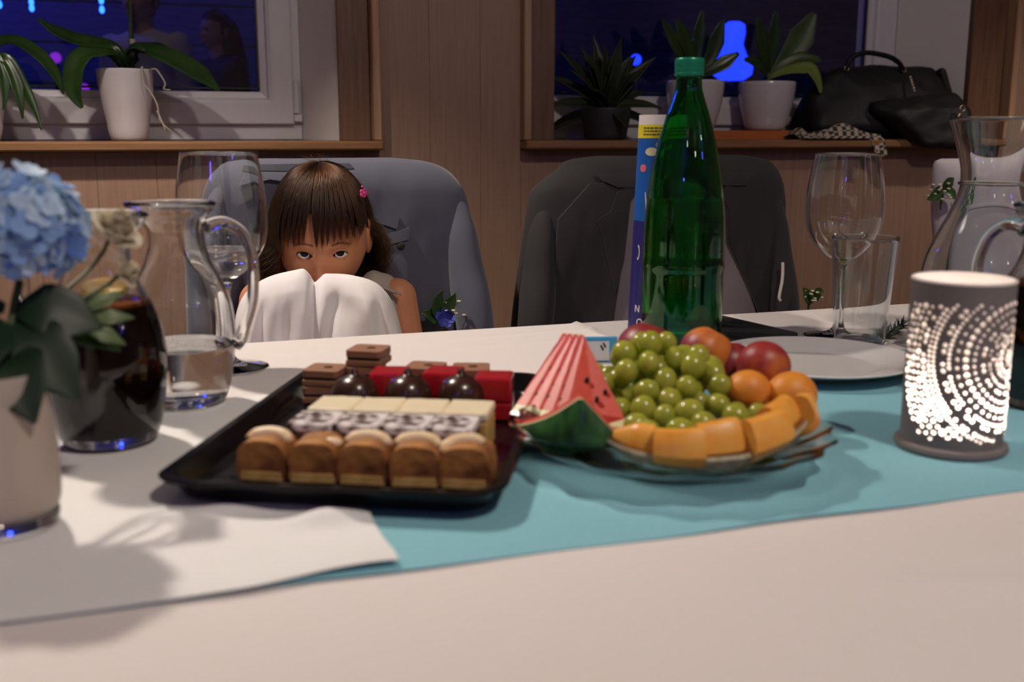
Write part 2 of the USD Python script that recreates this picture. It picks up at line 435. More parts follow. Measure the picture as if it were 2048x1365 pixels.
# ------------------------------------------------------------------ the terrace outside
solo('terrace_floor', box(-9, 12, 2.65, 9.0, -0.08, -0.001), 'terrace_stone', kind='structure', label='stone terrace outside the windows')
tw = thing('wall_terrace', 'board clad wall lit blue across the terrace', None, kind='structure')
for k in range(13):
    part(tw, 'board', box(-9, 12, 7.6, 7.64, 0.26 * k, 0.26 * k + 0.25, 0.008), 'terrace_board', smooth=False)

def string_light(x, y, ztop, zs, label):
    t = thing('string_light', label, 'string light', (x, y, 0), group=None)
    part(t, 'cable', tube([(0, 0, 3.4), (0.004, 0, 2.4), (0, 0, zs[-1])], 0.003, 6), 'cable')
    for z in zs:
        part(t, 'bulb', moved(lathe([(0, -0.022), (0.009, -0.016), (0.0125, -0.004), (0.010, 0.008), (0.005, 0.016), (0, 0.018)], 14), (0, 0, z)), 'bulb_glow')
string_light(-0.745, 6.0, 1.7, (1.70, 1.655, 1.615), 'blue string light hanging outside at the far left edge of the left window')
string_light(-0.60, 6.02, 1.7, (1.66, 1.635, 1.606), 'blue string light hanging outside, second from the left in the left window')
string_light(-0.266, 5.98, 1.7, (1.70, 1.65, 1.605), 'blue string light hanging outside nearest the orchid stem')

def glow_lamp(x, y, z, prof, m, label, name='garden_lamp', cat='lamp'):
    t = thing(name, label, cat, (x, y, 0))
    part(t, 'lamp_shade', moved(lathe(prof, 28), (0, 0, z)), m)
    part(t, 'post', tube([(0, 0, 0), (0, 0, z + prof[0][1] - 0.001)], 0.012, 8), 'lamp_metal')
    part(t, 'base', lathe([(0, 0), (0.09, 0), (0.09, 0.012), (0.02, 0.03), (0, 0.03)], 24), 'lamp_metal')
orb = lambda r: [(0, -r), (r * 0.5, -r * 0.87), (r * 0.87, -r * 0.5), (r, 0), (r * 0.87, r * 0.5), (r * 0.5, r * 0.87), (0, r)]
glow_lamp(2.83, 5.0, 1.40, [(0, -0.15), (0.06, -0.148), (0.10, -0.12), (0.105, -0.08), (0.07, -0.02), (0.05, 0.03), (0.06, 0.09), (0.055, 0.13), (0.03, 0.145), (0, 0.147)], 'blue_glow', 'tall glowing blue lamp outside the right window, left of the second white pot')
glow_lamp(2.58, 5.0, 1.415, orb(0.04), 'blue_glow', 'round blue lamp outside, just left of the tall blue lamp')
glow_lamp(3.08, 5.1, 1.405, orb(0.032), 'blue_glow', 'round blue lamp outside behind the upright leaves of the second white pot')
glow_lamp(2.44, 5.35, 1.37, orb(0.03), 'blue_glow', 'small round blue lamp outside above the green bottle')
glow_lamp(-0.54, 6.4, 1.385, orb(0.03), 'violet_glow', 'round violet lamp outside beside the left orchid leaf')
glow_lamp(-0.42, 6.6, 1.23, orb(0.03), 'violet_glow', 'small violet lamp outside just left of the orchid pot')

# unseen lamp fittings inside the room, above the picture
M('shade_white', (0.6, 0.58, 0.55), 0.7)
def pendant(x, y, z, label):
    t = thing('pendant_lamp', label, 'lamp', (x, y, z))
    part(t, 'cord', tube([(0, 0, 0.13), (0, 0, 2.73 - z)], 0.003, 6), 'cable')
    part(t, 'canopy', lathe([(0, 2.715 - z), (0.05, 2.715 - z), (0.045, 2.74 - z), (0, 2.749 - z)], 24), 'lamp_metal')
    part(t, 'socket', lathe([(0, 0.056), (0.018, 0.056), (0.022, 0.075), (0.012, 0.128), (0, 0.131)], 20), 'lamp_metal')
    part(t, 'shade', lathe([(0.018, 0.118), (0.06, 0.105), (0.12, 0.04), (0.150, -0.136), (0.153, -0.136), (0.123, 0.042), (0.062, 0.108), (0.018, 0.1205), (0.018, 0.118)], 56), 'lamp_metal', label='unseen dark metal shade holding light off the windows')  # out of view, rim set low to dim the window zone
pendant(-0.26, 1.52, 1.90, 'unseen dark metal pendant lamp hanging over the far side of the table')
dl = thing('ceiling_lamp', 'added ceiling ring around the fill light above the near side of the table', 'lamp', (0.75, -0.45, 2.737))  # unseen ring, added to house the fill light
part(dl, 'trim_ring', lathe([(0.112, -0.004), (0.135, -0.004), (0.138, 0.004), (0.138, 0.0128), (0.112, 0.0128), (0.112, -0.004)], 48), 'white_pvc')
pendant(2.35, 1.45, 1.95, 'unseen dark metal pendant lamp hanging to the right near the window wall')

# ------------------------------------------------------------------ table, cloths
M('white_cloth', (0.72, 0.668, 0.64), 0.85, sheen_weight=0.15, bump=(900, 0.12, 0.0006))
M('white_paper', (0.76, 0.755, 0.75), 0.75, bump=(700, 0.08, 0.0005))
M('blue_cloth', (0.22, 0.49, 0.57), 0.8, var=((0.20, 0.46, 0.54), 400.0, 0.3, 0.7), bump=(800, 0.12, 0.0005))
M('table_wood', (0.22, 0.12, 0.06), 0.45, var=((0.16, 0.085, 0.045), 8.0, 0.3, 0.7), stretch=(1, 12, 12))
M('chair_wood', (0.12, 0.055, 0.028), 0.4, var=((0.08, 0.037, 0.02), 8.0, 0.3, 0.7), stretch=(10, 10, 1))
TZ = 0.75

tb = thing('dining_table', 'long wooden dining table under the white tablecloth', 'table', (0.6, 0.735, 0))
part(tb, 'tabletop', box(-1.35, 1.35, -0.472, 0.472, 0.722, 0.7465, 0.004), 'table_wood', smooth=False)
part(tb, 'apron', cat_([box(-1.25, 1.25, s * 0.40 - 0.011, s * 0.40 + 0.011, 0.63, 0.7218) for s in (-1, 1)] + [box(s * 1.25 - 0.011, s * 1.25 + 0.011, -0.39, 0.39, 0.63, 0.7218) for s in (-1, 1)]), 'table_wood', smooth=False)
for sx in (-1, 1):
    for sy in (-1, 1):
        part(tb, 'leg', box(sx * 1.21 - 0.03, sx * 1.21 + 0.03, sy * 0.355 - 0.03, sy * 0.355 + 0.03, 0, 0.7218, 0.004), 'table_wood', smooth=False)

def seg(x, y, a, b, w):
    """1 on the segment a-b, falling off over w"""
    a, b = np.array(a), np.array(b)
    d = b - a
    t = np.clip(((x - a[0]) * d[0] + (y - a[1]) * d[1]) / (d @ d), 0, 1)
    q = np.hypot(x - a[0] - t * d[0], y - a[1] - t * d[1])
    return np.exp(-(q / w) ** 2)

def cloth_z(x, y):
    """the tablecloth's height: soft swells, fold lines and creases on the flat top"""
    x, y = np.asarray(x, float), np.asarray(y, float)
    p = np.stack([x * 5, y * 9, x * 0], -1)
    z = 0.0012 * (meshkit.fbm(p, 3, 4) - 0.5) * sstep(np.abs(y - 0.735), 0.2, 0.28)
    near = sstep(-y, -0.52, -0.47)
    z = z + near * 0.0035 * (meshkit.noise(np.stack([x * 9 + y * 5, y * 7, x * 0], -1), 8) - 0.5)
    z = z + near * 0.0022 * (seg(x, y, (0.283, 0.50), (0.277, 0.44), 0.012) + seg(x, y, (0.355, 0.43), (0.44, 0.40), 0.014))
    z = z + 0.0030 * (seg(x, y, (0.476, 1.215), (0.476, 1.16), 0.0035) + seg(x, y, (0.476, 1.16), (0.465, 1.065), 0.0035))
    z = z + 0.0020 * (seg(x, y, (0.10, 1.13), (0.46, 1.165), 0.006) + seg(x, y, (0.30, 1.10), (0.62, 1.115), 0.006) + seg(x, y, (0.72, 1.10), (1.3, 1.12), 0.006))
    return z * 1.0

def tablecloth():
    xs = np.linspace(-0.80, 2.0, 400)
    far, near = 1.213, 0.256
    ys = np.concatenate([np.full(8, near - 0.004), np.linspace(near, far, 190), np.full(12, far + 0.004)])
    zs = np.concatenate([np.linspace(0.42, 0.742, 8), np.full(190, TZ), np.linspace(0.745, 0.42, 12)])
    X, Y = np.meshgrid(xs, ys, indexing='ij')
    Z = np.broadcast_to(zs, X.shape).copy()
    hang = np.clip((TZ - Z) / 0.33, 0, 1)
    top = hang < 1e-6
    Z[top] += cloth_z(X[top], Y[top])
    Z[top] -= 0.003 * (sstep(Y[top], far - 0.006, far) + sstep(-Y[top], -near - 0.006, -near))
    Y += hang * 0.03 * np.sin(X * 17 + 1.3 * np.sin(X * 5)) * np.where(Y > 0.7, 1, -1) + np.where(Y > 0.7, 0.03, -0.03) * hang
    return sheet(np.stack([X, Y, Z], -1), 0.0009)
solo('tablecloth', tablecloth(), 'white_cloth', 'white tablecloth with fold creases covering the long table', 'tablecloth', smooth=True)

def runner():
    xs, ys = np.linspace(-0.78, 1.98, 320), np.concatenate([[0.528], np.linspace(0.5285, 0.9415, 60), [0.942]])
    X, Y = np.meshgrid(xs, ys, indexing='ij')
    Y = Y + 0.0012 * np.sin(X * 40) * sstep(np.abs(Y - 0.735), 0.19, 0.207)
    return sheet(np.stack([X, Y, TZ + 0.0014 + cloth_z(X, Y) + 0.0006 * np.sin(X * 21) * sstep(-Y, -0.56, -0.53)], -1), 0.0007)
solo('table_runner', runner(), 'blue_cloth', 'light blue table runner lying along the middle of the table', 'table runner', smooth=True)

def overlay():
    """white paper runner over the left part; its right end stops beside the tray, the edge there lifted"""
    n, m = 150, 110
    v = np.linspace(0, 1, m)
    Y0 = 0.5325 + (0.9435 - 0.5325) * v
    xe = np.interp(Y0, [0.53, 0.545, 0.60, 0.646, 0.70, 0.80, 0.944], [0.108, 0.108, 0.107, 0.105, 0.098, 0.09, 0.085])
    P = np.zeros((n, m, 3))
    for i, t in enumerate(np.linspace(0, 1, n)):
        tt = 1 - (1 - t) ** 1.6
        P[i, :, 0] = -0.78 + (xe + 0.78) * tt
        P[i, :, 1] = Y0
    P[..., 1] -= 0.0075 * sstep(-P[..., 0], -0.075, -0.02) * (1 - v) ** 3
    X, Y = P[..., 0], P[..., 1]
    q = np.hypot((X - 0.080) / 0.024, (Y - 0.6115) / 0.010)
    q2 = np.hypot((X - 0.015) / 0.035, (Y - 0.648) / 0.010)
    q3 = np.hypot((X - 0.098) / 0.03, (Y - 0.545) / 0.022)
    P[..., 2] = TZ + 0.0026 + cloth_z(X, Y) + 0.0075 * np.exp(-q ** 2) + 0.004 * np.exp(-q2 ** 2) + 0.0032 * np.exp(-q3 ** 2) + 0.0008 * seg(X, Y, (0.06, 0.66), (0.083, 0.60), 0.008) + 0.001 * sstep(-Y, -0.56, -0.533) * (1 + np.sin(X * 25))
    return sheet(P, 0.0006)
solo('paper_runner', overlay(), 'white_paper', 'white paper runner over the left half of the blue runner, its corner lifted', 'table runner', smooth=True)

# ------------------------------------------------------------------ chairs (facing the table)
def chair(name, label, x, y):
    c = thing(name, label, 'chair', (x, y, 0), group=None)
    part(c, 'seat', moved(rbox(0.43, 0.42, 0.045, 0.018), (0, -0.02, 0.435)), 'chair_wood')
    for s in (-1, 1):
        part(c, 'leg', tube([(s * 0.185, -0.19, 0), (s * 0.18, -0.185, 0.436)], [0.014, 0.019], 12), 'chair_wood')
        part(c, 'leg', tube([(s * 0.19, 0.24, 0), (s * 0.185, 0.19, 0.30), (s * 0.185, 0.18, 0.47)], [0.014, 0.019, 0.019], 12), 'chair_wood')
        part(c, 'back_post', tube(spline([(s * 0.185, 0.18, 0.471), (s * 0.185, 0.195, 0.68), (s * 0.18, 0.212, 0.915)], 10), 0.016, 12), 'chair_wood')
    for z in (0.60, 0.72, 0.86):
        part(c, 'back_rail', moved(rbox(0.35, 0.016, 0.05, 0.006), (0, 0.192 + (z - 0.6) * 0.06, z)), 'chair_wood')
    part(c, 'stretcher', cat_([tube([(s * 0.183, -0.18, 0.2), (s * 0.187, 0.2, 0.2)], 0.009, 8) for s in (-1, 1)] + [tube([(-0.185, 0.0, 0.2), (0.185, 0.0, 0.2)], 0.009, 8)]), 'chair_wood')
    return c
chair('dining_chair', 'dark wooden chair under the grey blue jacket, the girl sitting on it', 0.255, 1.525)
chair('dining_chair', 'empty dark wooden chair under the charcoal jacket', 0.835, 1.525)
chair('dining_chair', 'wooden chair under the white slip cover at the right', 1.645, 1.525)

# ------------------------------------------------------------------ jackets hung over the chair backs
M('blue_grey_wool', (0.085, 0.090, 0.125), 0.8, sheen_weight=0.35, bump=(1200, 0.12, 0.0005))
M('blue_grey_lining', (0.13, 0.135, 0.18), 0.6)
M('navy_lining', (0.022, 0.024, 0.04), 0.7)  # neck shade of the blue grey jacket, put into the colour
M('charcoal_wool', (0.020, 0.018, 0.019), 0.85, sheen_weight=0.1, bump=(1200, 0.12, 0.0005))
M('lining_grey', (0.20, 0.175, 0.185), 0.5)
M('cord_white', (0.7, 0.65, 0.55), 0.6)
M('cover_white', (0.55, 0.50, 0.53), 0.85, bump=(800, 0.1, 0.0005))

def garment(rows, cy, tmax, ztop, folds):
    """rows: (z, left, right) silhouette; returns the skin and the front surface y = f(x, z)"""
    rows = np.asarray(rows, float)[::-1]
    zz = np.linspace(rows[0, 0], ztop, 90)
    l, r = PchipInterpolator(rows[:, 0], rows[:, 1]), PchipInterpolator(rows[:, 0], rows[:, 2])
    def tz(z):
        z = np.minimum(z, ztop)
        return tmax * (0.06 + 0.94 * np.sqrt(np.clip(1 - (1 - np.clip((ztop - z) / 0.055, 0, 1)) ** 2, 0, 1)))
    def front(x, z, off=0.0):
        z = np.minimum(np.asarray(z, float), ztop)
        a, b = l(z), r(z)
        u = np.clip((np.asarray(x, float) - (a + b) / 2) / ((b - a) / 2), -1, 1)
        return cy - tz(z) * (1 - np.abs(u) ** 4) ** 0.4 + folds(x, z) * (1 - u ** 6) - off
    a = np.linspace(0, 2 * np.pi, 180, endpoint=False)
    rings = []
    for z in zz:
        x = (l(z) + r(z)) / 2 + (r(z) - l(z)) / 2 * np.sign(np.cos(a)) * np.abs(np.cos(a)) ** 0.5
        s = np.sin(a)
        y = np.where(s < 0, front(x, np.full_like(x, z)), cy + tz(z) * 0.8 * np.abs(s) ** 0.8)
        rings.append(np.column_stack([x, y, np.full_like(x, z)]))
    return loft(rings), front

def applied(front, poly, off, t, step=0.012):
    return patch(poly, lambda x, z, k: np.column_stack([x, front(x, z, off) + k, z]), t, step)

def sleeve(pts, radii):
    c = spline(pts, 30)
    r = np.interp(np.linspace(0, 1, 30), np.linspace(0, 1, len(radii)), radii)
    m = tube(c, r, 28, up=(0, 1, 0))
    v = np.array(m.vertices)
    m.vertices = v + 0.004 * (meshkit.fbm(v * [22, 22, 10], 3, 3) - 0.5)[:, None] * [1, 1, 0.2]
    return m

f1 = lambda x, z: 0.006 * np.sin(38 * (x + 0.35 * z)) * sstep(-z, -0.86, -0.74) + 0.010 * (meshkit.fbm(np.stack([np.asarray(x) * 14, np.asarray(z) * 6, np.asarray(x) * 0], -1), 3, 21) - 0.5)
rows1 = [(0.944, 0.12, 0.36), (0.939, 0.088, 0.405), (0.93, 0.074, 0.432), (0.915, 0.058, 0.452), (0.882, 0.043, 0.474), (0.84, 0.036, 0.483), (0.788, 0.031, 0.487), (0.658, 0.022, 0.50), (0.52, 0.02, 0.506)]
j = thing('suit_jacket', 'blue grey suit jacket hung over the chair behind the girl', 'jacket')
sk, fr = garment(rows1, 1.712, 0.040, 0.945, f1)
part(j, 'body', sk, 'blue_grey_wool', smooth=True)
part(j, 'collar', applied(fr, [(0.125, 0.925), (0.20, 0.9225), (0.276, 0.924), (0.315, 0.897), (0.351, 0.855), (0.345, 0.833), (0.306, 0.847), (0.262, 0.876), (0.232, 0.902), (0.15, 0.914), (0.11, 0.905)], 0.009, 0.007), 'blue_grey_wool', smooth=40)
part(j, 'neck_lining', applied(fr, [(0.125, 0.9365), (0.277, 0.937), (0.283, 0.929), (0.2, 0.9255), (0.120, 0.9275)], 0.0012, 0.003), 'navy_lining', smooth=40)  # dark band painted for the shade inside the collar
part(j, 'front_panel', applied(fr, [(0.36, 0.74), (0.366, 0.835), (0.346, 0.833), (0.306, 0.845), (0.262, 0.874), (0.245, 0.82), (0.25, 0.70), (0.26, 0.56), (0.40, 0.55), (0.392, 0.66)], 0.005, 0.004), 'blue_grey_wool', smooth=40)
part(j, 'chest_pocket', applied(fr, [(0.326, 0.825), (0.366, 0.834), (0.366, 0.816), (0.327, 0.807)], 0.0085, 0.003), 'blue_grey_wool', smooth=40)
part(j, 'button', moved(ball(0.006, 2, (1, 0.4, 1)), (0.352, float(fr(0.352, 0.806)) - 0.0075, 0.806)), 'charcoal_wool')
part(j, 'sleeve', sleeve([(0.442, 1.712, 0.905), (0.456, 1.700, 0.85), (0.466, 1.688, 0.76), (0.478, 1.67, 0.66), (0.486, 1.668, 0.53)], [0.012, 0.028, 0.033, 0.031, 0.029]), 'blue_grey_wool', smooth=True)
part(j, 'sleeve', sleeve([(0.082, 1.700, 0.905), (0.060, 1.683, 0.85), (0.052, 1.676, 0.76), (0.046, 1.67, 0.66), (0.042, 1.668, 0.53)], [0.012, 0.026, 0.030, 0.030, 0.029]), 'blue_grey_wool', smooth=True)

f2 = lambda x, z: 0.005 * np.sin(30 * (x - 0.3 * z)) * sstep(-z, -0.86, -0.74) + 0.010 * (meshkit.fbm(np.stack([np.asarray(x) * 13, np.asarray(z) * 6, np.asarray(x) * 0], -1), 3, 33) - 0.5)
rows2 = [(0.944, 0.70, 1.0), (0.938, 0.655, 1.04), (0.925, 0.640, 1.062), (0.905, 0.612, 1.075), (0.884, 0.590, 1.083), (0.84, 0.581, 1.089), (0.786, 0.573, 1.09), (0.664, 0.556, 1.097), (0.52, 0.545, 1.10)]
j = thing('suit_jacket', 'charcoal suit jacket with grey lining hung over the empty chair behind the bottle', 'jacket')
sk, fr = garment(rows2, 1.712, 0.040, 0.945, f2)
part(j, 'body', sk, 'charcoal_wool', smooth=True)
part(j, 'lining', applied(fr, [(0.745, 0.915), (0.95, 0.915), (0.955, 0.804), (1.03, 0.62), (1.03, 0.53), (0.70, 0.53), (0.71, 0.64)], 0.003, 0.003), 'lining_grey', smooth=40, label='smooth grey lining')
part(j, 'front_panel', applied(fr, [(0.762, 0.905), (0.755, 0.87), (0.742, 0.766), (0.729, 0.661), (0.715, 0.53), (0.62, 0.53), (0.615, 0.70), (0.625, 0.84), (0.68, 0.90)], 0.009, 0.006), 'charcoal_wool', smooth=40)
part(j, 'front_panel', applied(fr, [(0.935, 0.905), (0.94, 0.85), (0.945, 0.795), (0.98, 0.73), (1.018, 0.659), (1.03, 0.53), (1.06, 0.53), (1.06, 0.70), (1.055, 0.84), (1.02, 0.90)], 0.009, 0.006), 'charcoal_wool', smooth=40)
part(j, 'lapel', applied(fr, [(0.757, 0.90), (0.766, 0.885), (0.753, 0.868), (0.744, 0.766), (0.730, 0.71), (0.706, 0.80), (0.694, 0.84), (0.716, 0.852), (0.728, 0.885)], 0.0115, 0.0018), 'charcoal_wool', smooth=40)
part(j, 'lapel', applied(fr, [(0.938, 0.895), (0.928, 0.88), (0.945, 0.85), (0.949, 0.795), (0.978, 0.735), (0.992, 0.80), (1.004, 0.84), (0.985, 0.852), (0.967, 0.885)], 0.0115, 0.0018), 'charcoal_wool', smooth=40)
part(j, 'collar', applied(fr, [(0.69, 0.917), (0.797, 0.917), (0.90, 0.917), (0.99, 0.915), (0.975, 0.893), (0.936, 0.893), (0.90, 0.905), (0.80, 0.908), (0.765, 0.893), (0.73, 0.893), (0.70, 0.905)], 0.0125, 0.003), 'charcoal_wool', smooth=40)
part(j, 'sleeve', sleeve([(1.043, 1.712, 0.905), (1.055, 1.700, 0.85), (1.063, 1.688, 0.76), (1.071, 1.67, 0.66), (1.074, 1.668, 0.53)], [0.012, 0.026, 0.030, 0.030, 0.029]), 'charcoal_wool', smooth=True)
part(j, 'sleeve', sleeve([(0.628, 1.712, 0.885), (0.610, 1.700, 0.84), (0.598, 1.688, 0.75), (0.585, 1.67, 0.66), (0.578, 1.668, 0.53)], [0.012, 0.026, 0.031, 0.031, 0.029]), 'charcoal_wool', smooth=True)
part(j, 'hanging_loop', tube(spline([(1.047, 1.642, 0.755), (1.0455, 1.638, 0.725), (1.040, 1.637, 0.690), (1.043, 1.637, 0.686)], 14), 0.0028, 8), 'cord_white', label='pale cord loop')

f3 = lambda x, z: 0.004 * (meshkit.fbm(np.stack([np.asarray(x) * 10, np.asarray(z) * 5, np.asarray(x) * 0], -1), 3, 41) - 0.5)
rows3 = [(0.934, 1.43, 1.86), (0.930, 1.420, 1.87), (0.92, 1.417, 1.873), (0.85, 1.421, 1.87), (0.75, 1.438, 1.86), (0.66, 1.452, 1.845), (0.52, 1.455, 1.84)]
j = thing('chair_cover', 'white cloth slip cover over the chair back behind the glass carafe', 'chair cover')
sk, fr = garment(rows3, 1.712, 0.034, 0.935, f3)
part(j, 'body', sk, 'cover_white', smooth=True)
part(j, 'hem_band', applied(fr, [(1.445, 0.852), (1.86, 0.852), (1.86, 0.846), (1.445, 0.846)], 0.003, 0.003), 'cover_white', smooth=40)

# ------------------------------------------------------------------ glassware and bottle
thin_glass('clear_glass')
thin_glass('heavy_glass', (0.955, 0.965, 0.965), (0.32, 0.35, 0.36), 0.09)
M('solid_glass', (0.97, 0.985, 0.985), 0.02, transmission_weight=1.0, ior=1.47)
M('water', (0.98, 0.985, 0.985), 0.0, transmission_weight=1.0, ior=1.33)
M('cola', (0.008, 0.0025, 0.001), 0.1, specular_ior_level=0.15)
M('cola_edge', (0.16, 0.045, 0.008), 0.1, specular_ior_level=0.5)
M('lemon_flesh', (0.62, 0.36, 0.045), 0.45, var=((0.72, 0.5, 0.12), 60.0, 0.35, 0.65))
M('lemon_peel', (0.7, 0.38, 0.03), 0.4)
mat('green_glass', {'p': ('principled_bsdf', {'base_color': (0.05, 0.52, 0.13), 'roughness': 0.01, 'transmission_weight': 1.0, 'ior': 1.48})}, [], 'p.BSDF')
M('green_cap', (0.01, 0.22, 0.12), 0.35, metallic=0.3)
Z0 = TZ + 0.0006          # tablecloth
Z1 = TZ + 0.0018          # blue runner
Z2 = TZ + 0.0034          # white paper runner

JUG = [(0, 0.0), (0.030, 0.0), (0.0345, 0.003), (0.0375, 0.010), (0.0425, 0.035), (0.0455, 0.060), (0.0435, 0.083), (0.0355, 0.108), (0.0275, 0.125), (0.0240, 0.139), (0.0235, 0.150), (0.0265, 0.160), (0.0318, 0.166), (0.0330, 0.172)]
def spout(a, r, z):
    k = sstep(z, 0.14, 0.172)
    return 1 + 0.22 * k * np.exp(-((a - np.pi) / 0.45) ** 2)
def jug(label, loc, rotz, fill, liquid, lemons, group=None):
    t = thing('glass_jug', label, 'jug', loc, rotz, group)
    prof = spline(JUG, 60)
    part(t, 'body', shell([tuple(x) for x in prof], 0.0026, 64, 0.007, spout), 'solid_glass', smooth=50)
    part(t, 'rim', lathe([(0.0322 + 0.0023 * math.cos(q), 0.1722 + 0.0023 * math.sin(q)) for q in np.linspace(0, 2 * np.pi, 13)], 64, spout), 'solid_glass', smooth=True)
    h = spline([(0.0262, 0, 0.152), (0.040, 0, 0.157), (0.056, 0, 0.148), (0.0645, 0, 0.122), (0.063, 0, 0.095), (0.056, 0, 0.070), (0.049, 0, 0.055), (0.0455, 0, 0.052)], 40)
    part(t, 'handle', tube(h, np.interp(np.linspace(0, 1, 40), [0, 0.15, 0.5, 0.85, 1], [0.0065, 0.0048, 0.0046, 0.0050, 0.0065]), 16, up=(0, 1, 0), flat=1.35), 'solid_glass', smooth=True)
    if fill:
        p = [(max(r - 0.0018, 0), z) for r, z in prof if z < fill and r > 0.001]
        p = [(0, 0.0066)] + [(r, max(z, 0.0066)) for r, z in p if z > 0.0066]
        rl = float(np.interp(fill, prof[:, 1], prof[:, 0])) - 0.0018
        part(t, 'liquid', lathe(p + [(rl, fill - 0.0006), (rl - 0.0006, fill), (0, fill)], 56), liquid, smooth=50, label='dark brown cola' if liquid == 'cola' else 'still water')
        if liquid == 'cola':
            part(t, 'liquid_edge', lathe([(0, fill + 0.0003), (rl - 0.0008, fill + 0.0003), (rl - 0.0004, fill + 0.002), (rl - 0.004, fill + 0.0045), (0, fill + 0.0045)], 40), 'cola_edge', label='amber liquid at the surface')
    for k, (x, y, z, rx, ry) in enumerate(lemons):
        s = thing('lemon_slice', f'lemon slice floating in the dark jug, {"upper" if k else "lower"} of the two', 'lemon slice', loc, rotz, None)
        T = lambda mm: moved(moved(mm, rx=rx, ry=ry), (x, y, z))
        part(s, 'peel', T(lathe([(0.0143, -0.0014), (0.0158, -0.0012), (0.0158, 0.0012), (0.0143, 0.0014), (0.0143, -0.0014)], 32)), 'lemon_peel')
        seg_ = []
        for q in range(8):
            a0, a1 = q * np.pi / 4 + 0.06, (q + 1) * np.pi / 4 - 0.06
            aa = np.linspace(a0, a1, 6)
            mid = (a0 + a1) / 2
            seg_.append(extrude([(0.0018 * math.cos(mid), 0.0018 * math.sin(mid))] + [(0.0138 * math.cos(v), 0.0138 * math.sin(v)) for v in aa], 0.0026, -0.0013))
        part(s, 'flesh', T(cat_(seg_ + [lathe([(0, -0.0009), (0.0142, -0.0009), (0.0142, 0.0009), (0, 0.0009)], 32)])), 'lemon_flesh')
    return t
jug('glass jug of dark cola with lemon slices behind the blue hydrangea', (-0.053, 0.831, Z2), 150, 0.105, 'cola', [(0.004, 0.001, 0.1135, 6, 10), (-0.003, -0.002, 0.1185, -12, -8)])
jug('clear glass jug with a little water between the dark jug and the left wine glass', (0.004, 0.936, Z2), -18, 0.052, 'water', [])
jug('dark glass jug cut off by the right picture edge behind the lantern', (0.714, 0.705, Z1), 163, 0.105, 'cola', [])

GOB = [(0, 0.0), (0.030, 0.0002), (0.0385, 0.0006), (0.0392, 0.0014), (0.030, 0.0030), (0.014, 0.0062), (0.0062, 0.012), (0.0042, 0.022), (0.0038, 0.045), (0.0040, 0.070), (0.0052, 0.084), (0.0100, 0.0925), (0.0210, 0.1005), (0.0335, 0.114), (0.0420, 0.131), (0.0450, 0.148), (0.0447, 0.163), (0.0430, 0.182), (0.0395, 0.204), (0.0370, 0.2185)]
def wine_glass(label, loc, fill, s=1.0):
    t = thing('wine_glass', label, 'wine glass', loc)
    prof = spline(GOB, 120) * s
    bowl = [tuple(x) for x in prof if x[1] > 0.084 * s]
    stem = [tuple(x) for x in prof if x[1] <= 0.0885 * s]
    part(t, 'bowl', shell([(0, 0.0925 * s)] + [tuple(q) for q in bowl if q[1] > 0.0928 * s], 0.0011, 64, 0.0945 * s), 'solid_glass', smooth=60)
    part(t, 'stem', lathe([p for p in stem if p[1] > 0.006 * s][:1] and [(0, 0.0065 * s)] + [p for p in stem if p[1] > 0.0065 * s] + [(0, stem[-1][1])], 40), 'solid_glass', smooth=50)
    part(t, 'rim', lathe([(bowl[-1][0] - 0.0005 + 0.0008 * math.cos(q), bowl[-1][1] + 0.0008 * math.sin(q)) for q in np.linspace(0, 2 * np.pi, 9)], 64), 'solid_glass', smooth=True)
    part(t, 'foot', lathe([p for p in stem if p[1] <= 0.0064 * s] + [(0, 0.0064 * s)], 64), 'solid_glass', smooth=50)
    if fill:
        q = [(max(r - 0.0008, 0), z) for r, z in bowl if 0.0945 * s < z < fill]
        part(t, 'wine', lathe([(0, 0.0942 * s)] + q + [(q[-1][0] - 0.0008, fill), (0, fill)], 56), 'water', smooth=50, label='clear drink in the bowl')
    return t
wine_glass('large wine glass with a clear drink standing left of the girl', (0.049, 1.075, Z0), 0.121, 0.985)
wine_glass('large empty wine glass standing behind the water tumbler', (0.733, 1.028, Z0), 0, 0.965)

t = thing('tumbler', 'tall empty water tumbler with a thick base beside the right wine glass', 'water glass', (0.715, 0.962, Z0))
TUM = [(0, 0.0), (0.0235, 0.0), (0.0262, 0.002), (0.0268, 0.006), (0.030, 0.055), (0.0335, 0.1), (0.0352, 0.123)]
part(t, 'body', shell([tuple(q) for q in spline(TUM, 40)], 0.0016, 64, 0.0125), 'solid_glass', smooth=50)
part(t, 'rim', lathe([(0.0348 + 0.0008 * math.cos(q), 0.123 + 0.0008 * math.sin(q)) for q in np.linspace(0, 2 * np.pi, 9)], 64), 'solid_glass', smooth=True)

t = thing('carafe', 'waisted glass carafe with a ring at its neck behind the lantern', 'carafe', (0.836, 0.916, Z0))
CAR = [(0, 0.0), (0.050, 0.0), (0.058, 0.004), (0.0635, 0.018), (0.0665, 0.045), (0.0665, 0.070), (0.0625, 0.098), (0.052, 0.126), (0.041, 0.150), (0.0345, 0.168), (0.0322, 0.180), (0.0325, 0.192), (0.0355, 0.208), (0.0415, 0.228), (0.0480, 0.2485)]
part(t, 'body', shell([tuple(x) for x in spline(CAR, 80)], 0.0026, 72, 0.008), 'solid_glass', smooth=50)
part(t, 'neck_ring', lathe([(0.0330 + 0.0016 * math.cos(q), 0.181 + 0.0016 * math.sin(q)) for q in np.linspace(0, 2 * np.pi, 11)], 64), 'solid_glass', smooth=True)
part(t, 'rim', lathe([(0.0468 + 0.0014 * math.cos(q), 0.249 + 0.0014 * math.sin(q)) for q in np.linspace(0, 2 * np.pi, 11)], 64), 'solid_glass', smooth=True)

